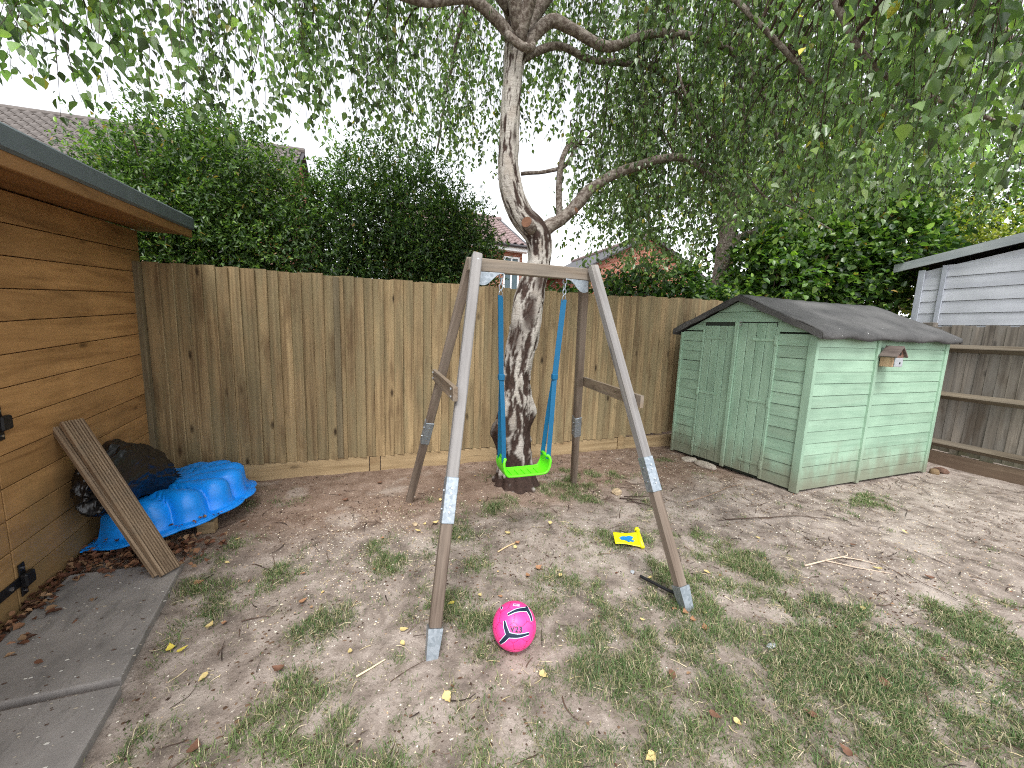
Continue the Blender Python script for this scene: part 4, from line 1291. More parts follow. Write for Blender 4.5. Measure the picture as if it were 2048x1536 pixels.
# plates: ridged noise stretched upwards; dark below, white above
pl = fbm(cyl * np.array([2.6, 2.6, 5.2]) , 71, 5, .62).reshape(tn, ta)
pl2 = fbm(cyl * np.array([5.0, 5.0, 6.0]), 75, 3, .6).reshape(tn, ta)
zz = Zs
thr = np.interp(zz, [0, .35, .8, 1.3, 1.7, 2.0, 2.3, 2.7, 3.3, 3.6, 3.75, 6], [.42, .22, .02, -.02, -.04, -.08, .0, -.14, -.21, -.10, .15, .15])
val = pl + .45 * pl2 - thr
bark = 1 / (1 + np.exp(-np.clip(val * 40, -30, 30)))
# long bare scar on the viewer's side, plus dark whorls
sc = np.exp(-(((zz - 1.57) / .16) ** 2 + ((np.mod(As - 4.55 + np.pi, 2 * np.pi) - np.pi) / .42) ** 2) ** 2)
bark = bark * (1 - .95 * sc)
for zk, ak, s_ in ((1.86, 4.9, .10), (2.96, 4.9, .05), (2.3, 5.3, .10), (1.35, 3.7, .13)):
    bark = bark * (1 - .9 * np.exp(-(((zz - zk) / s_) ** 2 + ((np.mod(As - ak + np.pi, 2 * np.pi) - np.pi) / (s_ * 5)) ** 2)))
disp = -.012 * (1 - bark) * np.clip(1.4 - zz / 3, .3, 1) + .018 * pl2 * np.clip(1.5 - zz / 1.5, .15, 1) + .020 * fbm(cyl * np.array([1.6, 1.6, 3.5]), 78, 4).reshape(tn, ta)
# root flare and the big burl on the left at knee height
burl = np.exp(-(((zz - .55) / .17) ** 2 + ((np.mod(As - 3.45 + np.pi, 2 * np.pi) - np.pi) / .75) ** 2))
burl2 = np.exp(-(((zz - .68) / .13) ** 2 + ((np.mod(As - 6.1 + np.pi, 2 * np.pi) - np.pi) / .5) ** 2))
lump = fbm(cyl * 4.5, 81, 3, .6).reshape(tn, ta)
disp += burl * (.095 + .05 * lump) + burl2 * (.04 + .03 * lump)
bark = bark * (1 - .85 * burl)
disp += .06 * np.clip(1 - zz / .22, 0, 1) * (.4 + .6 * np.sin(As * 5 + .7) ** 2)
TV += ND * disp[:, :, None]
idx = np.arange(tn * ta).reshape(tn, ta)
tf_ = np.stack([idx[:-1], np.roll(idx, -1, 1)[:-1], np.roll(idx, -1, 1)[1:], idx[1:]], -1).reshape(-1, 4)
tme = rawmesh('trunk', TV.reshape(-1, 3) - np.array([1.22, 3.2, 0]), tf_, M_BARK, smooth=True)
a_ = tme.attributes.new('bark', 'FLOAT', 'POINT'); a_.data.foreach_set('value', bark.ravel().astype(np.float32))
place('trunk', tme, (1.22, 3.2, 0), birch)

t = NT('birch_limb_bark'); p = t.world_pos()
ln = t.noise(t.mapping(p, (22, 22, 60)), 1, 4, .6); nb = t.noise(p, 18, 4)
nb = t.noise(p, 34, 5, .65); col = t.mix(t.rampv(nb, .36, .66), s2l(92, 80, 72), s2l(152, 143, 134)); col = t.mix(t.math('MULTIPLY', t.rampv(ln, .5, .66), .6), col, s2l(70, 58, 50))
M_LIMB = t.done(t.princ(col, .85, 0, .2, t.bump(nb, .6, .01)).outputs[0])
M_TWIG = plain('dark_twig_bark', s2l(74, 60, 52), .85, 0, .2, .25, 20, .4)
M_CUT = plain('sawn_wood', s2l(112, 80, 62), .8, 0, .2, .15, 40)
LIMBS = []
def limb(P, r0, r1, mat=None, n=None, name='limb', wob=.02, parent=birch):
    n = n or 6 * len(P)
    pts = spline(P, n); pts = pts + wob * np.stack([fbm(pts * 4 + 3, 7, 2), fbm(pts * 4 + 9, 8, 2), fbm(pts * 4 + 5, 9, 2)], 1) * np.linspace(0, 1, n)[:, None]
    rr_ = np.linspace(r0, r1, n) * (1 + .12 * fbm(pts * 7, 12, 2))
    v, f = tubegeo(pts, rr_, 10)
    obj(name, v, f, mat or M_LIMB, parent, True)
    LIMBS.append((pts, rr_))
    return pts
limb([(1.35, 3.2, 2.20), (1.45, 3.19, 2.33), (1.559, 3.18, 2.40), (1.70, 3.15, 2.544), (1.815, 3.12, 2.686), (2.087, 3.05, 2.84), (2.404, 2.95, 2.95), (2.62, 2.9, 2.97), (2.80, 2.85, 2.86), (3.02, 2.8, 2.72), (3.2, 2.75, 2.68)], .062, .020)
limb([(1.50, 3.2, 2.36), (1.61, 3.33, 2.46), (1.629, 3.4, 2.764), (1.652, 3.4, 2.983), (1.73, 3.4, 3.14), (1.775, 3.4, 3.15), (1.76, 3.42, 3.04), (1.64, 3.45, 2.92), (1.29, 3.5, 2.84)], .034, .016)
limb([(1.11, 3.2, 3.62), (1.02, 3.17, 3.70), (0.922, 3.15, 3.76), (0.685, 3.1, 3.80), (0.355, 3.0, 3.62), (0.0, 2.9, 3.55), (-.5, 2.8, 3.5), (-1.0, 2.6, 3.4), (-1.6, 2.4, 3.1)], .055, .012)
limb([(1.14, 3.17, 3.62), (1.34, 3.12, 3.84), (1.519, 3.1, 3.83), (1.832, 3.05, 3.75), (2.121, 3.0, 3.87), (2.351, 2.95, 3.92), (2.632, 2.85, 3.88), (2.938, 2.75, 3.75), (3.1, 2.6, 3.4), (3.2, 2.5, 3.0), (3.35, 2.45, 2.6)], .050, .012)
limb([(1.15, 3.25, 3.60), (1.5, 3.3, 3.82), (1.85, 3.3, 3.80), (2.376, 3.3, 3.88), (2.609, 3.25, 3.80), (2.869, 3.2, 3.56), (3.061, 3.2, 3.45), (3.2, 3.2, 3.2), (3.3, 3.1, 2.8)], .034, .010)
limb([(1.10, 3.15, 3.66), (1.16, 3.0, 3.95), (1.25, 2.7, 4.3), (1.3, 2.2, 4.6), (1.5, 1.6, 4.6), (1.9, 1.0, 4.3), (2.3, .5, 3.7)], .055, .006)
limb([(1.10, 3.15, 3.70), (.9, 2.9, 4.2), (.6, 2.4, 4.7), (.2, 1.8, 4.8), (-.4, 1.3, 4.4), (-.9, .9, 3.8)], .055, .012)
limb([(1.12, 3.2, 3.64), (1.3, 3.2, 4.0), (1.7, 2.9, 4.4), (2.3, 2.4, 4.4), (2.9, 1.8, 4.0), (3.3, 1.4, 3.3), (3.5, 1.2, 2.7)], .058, .012)
limb([(1.10, 3.3, 3.9), (1.1, 3.8, 4.5), (1.0, 4.4, 4.8), (.9, 5.0, 4.4), (.8, 5.3, 3.6)], .05, .010)
limb([(1.05, 3.2, 3.9), (.5, 3.4, 4.5), (-.2, 3.5, 4.7), (-.8, 3.5, 4.3), (-1.2, 3.4, 3.5)], .05, .010)
limb([(1.7, 2.9, 4.38), (2.1, 2.4, 3.9), (2.45, 2.05, 3.35), (2.62, 1.95, 3.14), (2.78, 1.9, 3.0), (2.95, 1.85, 2.97), (3.2, 1.82, 3.02), (3.5, 1.75, 2.9)], .020, .007, n=48)
limb([(1.9, 1.9, 4.2), (2.0, 1.6, 3.5), (2.15, 1.4, 2.9), (2.35, 1.34, 2.72), (2.6, 1.28, 2.65), (2.9, 1.2, 2.58), (3.2, 1.12, 2.50), (3.5, 1.0, 2.35)], .018, .005, n=48)
limb([(2.9, 2.75, 3.78), (3.0, 2.7, 3.3), (3.1, 2.75, 2.95), (3.35, 2.7, 2.7), (3.7, 2.6, 2.6), (4.0, 2.5, 2.45)], .015, .005, n=40)
limb([(2.4, 2.95, 3.9), (2.45, 2.85, 3.5), (2.6, 2.8, 3.25), (2.7, 2.75, 2.9), (2.95, 2.7, 2.75)], .013, .004, n=40)
# ring of old limb collars at the crown break
limb([(1.00, 3.12, 3.66), (1.02, 3.06, 3.60), (1.10, 3.05, 3.56), (1.19, 3.09, 3.60), (1.22, 3.14, 3.68)], .030, .030, n=20)
# sawn stubs
def stub(a, b_, r_):
    v, f = tubegeo([a, tuple((np.array(a) + np.array(b_)) / 2), b_], [r_ * 1.25, r_ * 1.05, r_], 14); o = obj('stub', v, f, M_LIMB, birch, True)
    d = np.array(b_) - np.array(a); d /= np.linalg.norm(d)
    v, f = tubegeo([np.array(b_), np.array(b_) + d * .004], [r_ * .96, r_ * .93], 14); obj('sawn_face', v, f, M_CUT, o)
stub((1.30, 3.17, 2.27), (1.185, 3.045, 2.30), .046)
stub((1.62, 3.16, 2.44), (1.655, 3.09, 2.465), .026)

# ---- hanging foliage: strands drop from the limbs all round the crown
M_LEAF = leafmat('birch_leaf', .42, .27, .7)
# (x, y, hem height, top height, spread, strands)
ZONES = [(-1.44,2.16,2.30,3.3,.42,34),(-1.26,2.27,2.33,3.4,.40,34),(-1.08,2.47,2.36,3.5,.40,44),(-0.83,2.78,2.62,3.7,.40,52),(-0.57,3.15,2.72,3.9,.42,48),(-0.15,3.40,2.86,4.2,.42,42),
 (0.44,3.57,2.92,4.4,.45,36),(1.06,4.06,3.05,4.8,.45,28),(1.63,3.70,3.35,4.8,.42,46),(2.07,3.19,2.42,4.5,.36,36),(2.57,3.06,2.02,4.5,.40,42),(2.96,2.69,2.42,4.4,.42,38),
 (2.92,2.11,2.22,4.0,.42,40),(2.62,1.55,2.16,3.6,.38,40),(2.38,1.12,2.14,3.2,.34,38),(2.10,0.80,2.10,2.95,.30,34),(2.15,0.62,2.08,2.9,.30,24),(1.75,1.0,2.45,3.0,.25,16),
 (-.5,2.3,3.2,3.9,.5,20),(.3,2.7,3.5,4.3,.5,26),(2.0,2.3,3.3,4.2,.5,20),(1.5,2.6,3.8,4.8,.5,16),(.6,4.6,3.2,5.0,.5,18),(2.6,3.9,2.5,5.0,.5,24),(3.5,2.3,2.2,3.8,.45,22),(3.4,3.3,2.75,4.4,.45,18),(3.3,1.5,2.4,3.5,.45,22),
 (2.35,3.5,2.1,3.2,.4,34),(2.9,3.5,2.40,3.3,.4,28),(1.0,1.2,4.2,4.8,.8,14),(-.5,1.0,3.9,4.6,.8,14),(2.2,1.6,3.4,4.0,.6,14),(1.0,3.0,4.6,5.4,.9,30)]
def strands(zones, rg, seedz):
    out = []
    for (x, y, zl, zt, sp, n) in zones:
        for _ in range(n):
            r_ = sp * math.sqrt(rg.random()) * 1.15; a = rg.random() * 6.283
            sx, sy = x + r_ * math.cos(a), y + r_ * math.sin(a)
            if float(vnoise(np.array([[sx * 3.1, sy * 3.1, 7.5]]), seedz + 3)[0]) < -.28 and rg.random() < .8:
                continue                                   # openings in the crown
            cl = float(vnoise(np.array([[sx * 2.5, sy * 2.5, 0.5]]), seedz)[0])      # clumps of long and short strands
            lo = zl + abs(rg.normal(0, .20)) * .9 + .16 * cl
            ln = rg.uniform(.55, 1.5)
            top = min(lo + ln, zt + .4)
            out.append((sx, sy, lo, top))
            # a higher strand of the same spray fills the curtain above
            q_ = top - .15
            while q_ < zt:
                l2 = rg.uniform(.5, 1.2)
                out.append((sx + rg.normal(0, .10), sy + rg.normal(0, .10), q_, q_ + l2)); q_ += l2 * .8
    return np.array(out)
ST = strands(ZONES, rng, 91)
def strand_leaves(ST, spacing, Lm, Ls, rg, c0=np.array([1.2, 3.2]), center_out=.25, twigr=.0016, jitter=.022, pal=None):
    n = np.maximum(3, ((ST[:, 3] - ST[:, 2]) / spacing).astype(int))
    idx = np.repeat(np.arange(len(ST)), n)
    tt = rg.random(len(idx)) ** .85
    s = ST[idx]
    swa = rg.random(len(ST)) * 6.283; sw = rg.uniform(.04, .34, len(ST)) * (ST[:, 3] - ST[:, 2])
    bend = tt ** 1.7
    bx = s[:, 0] + np.cos(swa[idx]) * sw[idx] * bend; by = s[:, 1] + np.sin(swa[idx]) * sw[idx] * bend
    bz = s[:, 3] + (s[:, 2] - s[:, 3]) * tt
    az = rg.random(len(idx)) * 6.283
    off = rg.uniform(.006, jitter * 2, len(idx))
    P = np.stack([bx + np.cos(az) * off, by + np.sin(az) * off, bz - rg.uniform(0, .01, len(idx))], 1)
    D = np.stack([np.cos(az) * .55, np.sin(az) * .55, -rg.uniform(.45, 1.3, len(idx))], 1) + rg.normal(0, .22, (len(idx), 3))
    N = np.stack([np.cos(az), np.sin(az), rg.uniform(.1, .9, len(idx))], 1) + rg.normal(0, .45, (len(idx), 3))
    L = np.clip(rg.normal(Lm, Ls, len(idx)), Lm * .45, Lm * 1.5); W = L * rg.uniform(.62, .82, len(idx))
    # twig tubes (three-sided)
    m = 6
    tv = []; 
    ts = np.linspace(0, 1, m)
    X = ST[:, 0][:, None] + np.cos(swa)[:, None] * sw[:, None] * ts ** 1.7; Y = ST[:, 1][:, None] + np.sin(swa)[:, None] * sw[:, None] * ts ** 1.7
    Z = ST[:, 3][:, None] + (ST[:, 2] - ST[:, 3])[:, None] * ts
    C_ = np.stack([X, Y, Z], -1)
    rr_ = twigr * np.linspace(1.5, .6, m)
    tri = np.array([[0, 1], [.87, -.5], [-.87, -.5]])
    TVv = C_[:, :, None, :] + np.concatenate([tri, np.zeros((3, 1))], 1)[None, None] * rr_[None, :, None, None]
    base = (np.arange(len(ST)) * m * 3)[:, None, None, None] + (np.arange(m - 1) * 3)[None, :, None, None]
    quad = np.array([[0, 1, 4, 3], [1, 2, 5, 4], [2, 0, 3, 5]])[None, None]
    TF = (base + quad).reshape(-1, 4)
    tone = np.clip(.95 + .75 * vnoise(ST[:, [0, 1, 3]] * np.array([3.5, 3.5, 1.6]), 97) + rg.normal(0, .18, len(ST)), .4, 1.75)[idx]
    return P, D, N, L, W, TVv.reshape(-1, 3), TF, tone
P, D, N, L, W, tw_v, tw_f, tone = strand_leaves(ST, .034, .043, .010, rng)
def leafcol(n, rg, pal, wts, tone=1.0):
    pal = np.array(pal); k = rg.choice(len(pal), n, p=np.array(wts) / sum(wts))
    c = pal[k] * (rg.uniform(.6, 1.4, n) * tone)[:, None]
    pale = rg.random(n) < .07
    c[pale] = np.array(s2l(168, 182, 156)) * rg.uniform(.8, 1.2, pale.sum())[:, None]
    return np.repeat(c, 8, axis=0)
lv, lf = leafgeo(P, D, N, L, W)
print('birch leaves', len(P))
PB = [s2l(86, 108, 72), s2l(102, 126, 82), s2l(118, 142, 92), s2l(128, 150, 84), s2l(166, 156, 70)]
me = rawmesh('crown', lv - np.array([1.22, 3.2, 0]), lf, M_LEAF, leafcol(len(P), rng, PB, [4, 4, 3, 1.2, .12], tone))
cro = place('crown', me, (1.22, 3.2, 0), birch)
me = rawmesh('hanging_twigs', tw_v - np.array([1.22, 3.2, 0]), tw_f, M_TWIG)
place('hanging_twigs', me, (1.22, 3.2, 0), birch)
# fine side branches connecting limbs to the sprays
m = MB()
allp = np.concatenate([p_[len(p_) // 4:] for p_, _ in LIMBS])
ssel = rng.choice(len(ST), 330, replace=False)
for i in ssel:
    top = ST[i, [0, 1, 3]]
    d = np.linalg.norm(allp - top, axis=1) + 1.2 * np.maximum(0, allp[:, 2] * -1 + top[2] - .6)
    a = allp[np.argmin(d)]
    if np.linalg.norm(a - top) > 1.6: continue
    mid = (a + top) / 2 + np.array([0, 0, .12]) + rng.normal(0, .05, 3)
    pp = spline([a, mid, top, top + np.array([rng.normal(0, .05), rng.normal(0, .05), -.35])], 9)
    v, f = tubegeo(pp, np.linspace(.008, .002, 9), 4, False); m.add(v, f)
o = m.build('branchlets', M_TWIG, birch, True); o['kind'] = 'stuff'

# ================================================================ second birch beyond the fence
b2 = empty('birch_tree', (6.0, 5.5, 0))
tag(b2, 'rough barked birch behind the rear fence left of the shed roof', 'tree')
M_BARK2 = M_LIMB
p2 = limb([(6.05, 5.5, -.1), (6.02, 5.5, 1.0), (6.0, 5.5, 2.1), (6.0, 5.5, 3.0), (6.02, 5.5, 3.6), (5.9, 5.4, 4.6), (6.0, 5.5, 6.0), (5.9, 5.6, 7.5)], .21, .06, name='trunk', n=60, parent=b2)
limb([(6.02, 5.5, 2.95), (6.3, 5.45, 3.25), (6.8, 5.3, 3.45), (7.3, 5.2, 3.9)], .07, .03, parent=b2)
limb([(6.0, 5.5, 3.9), (5.4, 5.3, 4.6), (4.6, 5.2, 4.9), (3.9, 5.1, 4.4)], .06, .02, parent=b2)
limb([(6.0, 5.5, 4.6), (6.6, 5.2, 5.4), (7.4, 4.8, 5.6), (8.0, 4.5, 5.0)], .06, .02, parent=b2)
Z2 = [(4.62,5.26,3.1,6.2,.9,40),(5.35,4.9,3.3,6.0,.9,46),(5.9,5.0,3.5,6.0,.9,46),(6.6,5.2,3.4,6.0,.9,46),(7.6,5.0,3.2,6.0,1.0,60),(8.6,4.6,3.0,5.6,1.0,66),(9.4,3.6,3.2,5.4,1.0,60),(3.9,5.4,2.9,5.4,.7,30),(7.4,3.8,3.7,5.8,.8,24)]
ST2 = strands(Z2, rng, 93)
P, D, N, L, W, tw_v, tw_f, tone = strand_leaves(ST2, .045, .062, .012, rng, twigr=.002, jitter=.05)
lv, lf = leafgeo(P, D, N, L, W)
print('birch2 leaves', len(P))
me = rawmesh('crown', lv - np.array([6.0, 5.5, 0]), lf, M_LEAF, leafcol(len(P), rng, PB, [4, 4, 3, 1.2, .12], tone)); place('crown', me, (6.0, 5.5, 0), b2)
me = rawmesh('hanging_twigs', tw_v - np.array([6.0, 5.5, 0]), tw_f, M_TWIG); place('hanging_twigs', me, (6.0, 5.5, 0), b2)

# ================================================================ hedge shrubs and leafy bushes behind the fences
M_HEDGE = leafmat('hedge_leaf', .30, .35, .5)
def bush(name, label, cat, c, blobs, n, Lm, aspect, pal, wts, mat, seed, stems=10, group=None, shape='oval', shell=.75, upright=.3, nclump=10):
    """blobs: ellipsoids (x,y,z,rx,ry,rz); leaves set in small sprays through the outer volume"""
    rg = np.random.default_rng(seed)
    root = empty(name, c); tag(root, label, cat, group)
    vol = np.array([b[3] * b[4] * b[5] for b in blobs]) ** .8; vol /= vol.sum()
    ns = n // nclump
    k = rg.choice(len(blobs), ns, p=vol); B = np.array(blobs)[k]
    d = norm(rg.normal(0, 1, (ns, 3))); rad = 1 - (1 - rg.random(ns) ** .5) * shell
    lump = 1 + .22 * fbm(d * 2.2 + k[:, None] * 7.7, seed, 3)
    stray = (rg.random(ns) < .05) & (d[:, 2] > -.1); lump = lump + stray * rg.uniform(.05, .38, ns)
    ctr = B[:, :3] + d * (rad * lump)[:, None] * B[:, 3:]
    # a spray: a short twig carrying leaves along it
    tdir = norm(d * .8 + np.array([0, 0, upright]) + rg.normal(0, .45, (ns, 3)))
    tl_ = rg.uniform(.08, .22, ns) * (Lm / .04) ** .5
    idx = np.repeat(np.arange(ns), nclump); tt = rg.random(len(idx))
    P = ctr[idx] + tdir[idx] * (tl_[idx] * tt)[:, None] + rg.normal(0, .010, (len(idx), 3))
    D = norm(tdir[idx] * .5 + norm(rg.normal(0, 1, (len(idx), 3))) * .9)
    N = norm(np.array([0, 0, 1.0]) + d[idx] * .5 + rg.normal(0, .45, (len(idx), 3)))
    L = np.clip(rg.normal(Lm, Lm * .22, len(idx)), Lm * .4, Lm * 1.7); W = L * aspect * rg.uniform(.8, 1.2, len(idx))
    lv, lf = leafgeo(P, D, N, L, W, .15, shape)
    # new growth on the outside and top is a fresher green
    pal_ = np.array(pal); q_ = rg.choice(len(pal_), len(idx), p=np.array(wts) / sum(wts))
    tone = 1 + .45 * fbm(P * 2.2, seed + 5, 3)
    col = pal_[q_] * (rg.uniform(.65, 1.35, len(idx)) * tone)[:, None]
    dead = rg.random(len(idx)) < .012
    col[dead] = np.array(s2l(150, 124, 70))
    me = rawmesh('foliage', lv - np.array(c), lf, mat, np.repeat(col, 6, 0)); place('foliage', me, c, root)
    m = MB()
    for s_ in range(stems):
        b_ = blobs[s_ % len(blobs)]
        a0 = np.array([b_[0] + rg.normal(0, b_[3] * .3), b_[1] + rg.normal(0, b_[4] * .2), 0.0])
        a2 = np.array([b_[0] + rg.normal(0, b_[3] * .5), b_[1] + rg.normal(0, b_[4] * .4), b_[2] + b_[5] * rg.uniform(.3, .8)])
        a1 = (a0 + a2) / 2 + rg.normal(0, .08, 3)
        v, f = tubegeo(spline([a0, a1, a2], 9), np.linspace(.022, .006, 9), 6, False); m.add(v, f)
        for _ in range(4):
            u_ = rg.uniform(.4, .95); st_ = spline([a0, a1, a2], 20)[int(u_ * 19)]
            en = st_ + norm(rg.normal(0, 1, (1, 3)))[0] * np.array([b_[3], b_[4], b_[5]]) * .5
            v, f = tubegeo([st_, (st_ + en) / 2 + rg.normal(0, .04, 3), en], [.009, .006, .003], 5, False); m.add(v, f)
    m.build('stems', M_TWIG, root, True)
    return root
PH = [s2l(52, 74, 44), s2l(68, 94, 50), s2l(92, 120, 60), s2l(120, 148, 70)]
bush('hedge_shrub', 'tall bright topped evergreen shrub behind the fence beside the timber building', 'shrub', (-1.6, 5.1, 0),
     [(-2.2, 5.1, 2.45, .55, .5, .72), (-1.75, 5.0, 2.72, .60, .55, .80), (-1.3, 4.95, 2.62, .55, .5, .82), (-.9, 4.95, 2.35, .48, .45, .78), (-1.6, 5.0, 1.5, 1.1, .5, .8), (-1.9, 5.5, 2.4, .6, .5, .8)], 85000, .042, .40, PH, [3, 4, 4, 2.5], M_HEDGE, 201, 14, 'evergreen hedge shrubs behind the rear fence')
bush('hedge_shrub', 'dark dense evergreen shrub behind the middle of the rear fence', 'shrub', (.4, 4.9, 0),
     [(-.45, 4.9, 2.2, .55, .45, .82), (0.0, 4.95, 2.58, .58, .5, .86), (.5, 4.95, 2.62, .58, .5, .82), (.95, 4.9, 2.4, .48, .45, .72), (1.15, 4.85, 2.15, .36, .38, .62), (.35, 4.9, 1.6, 1.05, .45, .85)], 95000, .040, .40, PH, [4, 4, 3, 1.0], M_HEDGE, 202, 14, 'evergreen hedge shrubs behind the rear fence')
PZ = [s2l(46, 70, 36), s2l(66, 94, 44), s2l(92, 122, 54), s2l(124, 152, 66)]
bush('hazel_bush', 'broad leaved green bush behind the green shed', 'bush', (6.2, 4.9, 0),
     [(5.1, 4.7, 1.7, .7, .4, .35), (6.35, 4.8, 2.45, .7, .6, .8), (7.0, 4.8, 2.6, .9, .6, .9), (7.6, 4.4, 2.5, .7, .6, .9), (6.6, 4.9, 1.7, 1.4, .5, .8), (8.2, 4.2, 2.9, .8, .7, .9)], 26000, .088, .74, PZ, [3, 4, 3, 1.6], M_HEDGE, 203, 12, shape='round', nclump=6)
bush('fence_climber', 'dark leafy branches spilling over the fence between swing and shed', 'bush', (3.7, 4.4, 0),
     [(2.7, 4.35, 1.80, .40, .25, .24), (3.3, 4.4, 1.95, .46, .28, .32), (3.9, 4.45, 2.05, .5, .3, .38), (4.5, 4.5, 1.85, .5, .3, .26), (2.2, 4.3, 1.75, .28, .2, .16)], 7200, .060, .7, PZ, [4, 3, 2, .5], M_HEDGE, 204, 8, shape='round', nclump=6)
bush('golden_shrub', 'pale yellow green shrub above the blue grey cabin roof', 'shrub', (10.2, 4.4, 0),
     [(10.2, 4.4, 3.0, .9, .8, 1.2), (10.9, 3.8, 2.9, .9, .8, 1.1), (9.7, 3.9, 2.6, .6, .5, .9)], 11000, .075, .5, [s2l(168, 172, 70), s2l(196, 196, 104), s2l(134, 150, 62), s2l(90, 110, 50)], [3, 2, 3, 1.5], M_HEDGE, 205, 8, nclump=6)
bush('far_tree', 'deep green tree behind the cabin and the broad leaved bush', 'tree', (9.0, 6.8, 0),
     [(8.0, 6.6, 3.2, 1.3, 1.0, 1.6), (9.6, 6.2, 3.4, 1.4, 1.0, 1.8), (11.0, 5.6, 3.6, 1.4, 1.0, 1.8), (8.8, 6.8, 5.0, 1.6, 1.2, 1.5), (10.6, 6.0, 5.4, 1.6, 1.2, 1.4), (12.2, 4.4, 3.8, 1.3, 1.0, 1.9)], 22000, .11, .7, PZ, [4, 4, 2, .6], M_HEDGE, 206, 10, shape='round', nclump=6)

# ================================================================ houses beyond
t = NT('red_brick'); p = t.coords()
bk = t.n('TexBrick'); cb = t.n('CombineXYZ'); t.put(cb.inputs[0], t.math('ADD', t.sepz(p, 0), t.sepz(p, 1))); t.put(cb.inputs[1], t.sepz(p, 2)); t.put(bk.inputs['Vector'], cb.outputs[0])
bk.inputs['Scale'].default_value = 4.4; bk.inputs['Color1'].default_value = s2l(158, 94, 74) + (1,); bk.inputs['Color2'].default_value = s2l(136, 76, 60) + (1,)
bk.inputs['Mortar'].default_value = s2l(196, 176, 158) + (1,); bk.inputs['Mortar Size'].default_value = .018
col = t.mix(.4, bk.outputs['Color'], t.ramp(t.noise(p, 1.5, 4), [(.3, (.7, .7, .7)), (.7, (1, 1, 1))]), 'MULTIPLY')
M_BRICK = t.done(t.princ(col, .9, 0, .2, t.bump(bk.outputs['Fac'], -.4, .01)).outputs[0])
M_TILE = plain('grey_brown_roof_tile', s2l(104, 98, 94), .8, 0, .3, .25, 5, .3)
M_TILE2 = plain('pale_brown_roof_tile', s2l(132, 114, 112), .8, 0, .3, .25, 5, .3)
M_UPVC = plain('white_trim', (.78, .79, .8), .4, 0, .5, .03)
M_GLASS = plain('window_glass', (.10, .14, .16), .08, 0, .8, .1, 3, 0)
M_GUT = plain('dark_gutter', s2l(60, 58, 60), .5)
def tile_mesh(mat, w_=.30, l_=.36):
    """one interlocking pantile: an S section"""
    V = []; F = []
    n = 7
    for z in (0, 1):
        for i in range(n):
            a = i / (n - 1)
            h = .045 * math.sin(a * 2 * math.pi - .4) + .02
            V.append((a * w_ * 1.04, z * l_, h + (.03 if z == 0 else 0)))
    for i in range(n):
        V.append((V[i][0], 0, V[i][2] - .035))
    for i in range(n - 1):
        F.append([i, i + 1, n + i + 1, n + i]); F.append([2 * n + i, 2 * n + i + 1, i + 1, i])
    return mesh_from('roof_tile', V, F, mat, False)
def tiled_slope(root_roof, tile, origin, udir, vdir, nrm, nu, nv, w_=.30, l_=.30, pick=None, limit=300):
    """rows of tiles; the ones in view are parts of their own, the rest one joined sheet"""
    udir = Vector(udir).normalized(); vdir = Vector(vdir).normalized(); nrm = Vector(nrm).normalized()
    M3 = Matrix((udir, vdir, nrm)).transposed(); eul = M3.to_euler()
    cells = [(i, j) for j in range(nv) for i in range(nu)]
    if pick: cells.sort(key=pick)
    rest = MB(); cnt = 0
    bvv = [Vector(v_.co) for v_ in tile.vertices]; bff = [list(q_.vertices) for q_ in tile.polygons]
    for (i, j) in cells:
        loc = Vector(origin) + udir * (i * w_) + vdir * (j * l_)
        if cnt < limit:
            place('tile', tile, tuple(loc), root_roof, eul); cnt += 1
        else:
            rest.add([tuple(M3 @ v_ + loc) for v_ in bvv], bff)
    if rest.v:
        o = rest.build('tile_sheet', tile.materials[0], root_roof); o['kind'] = 'stuff'
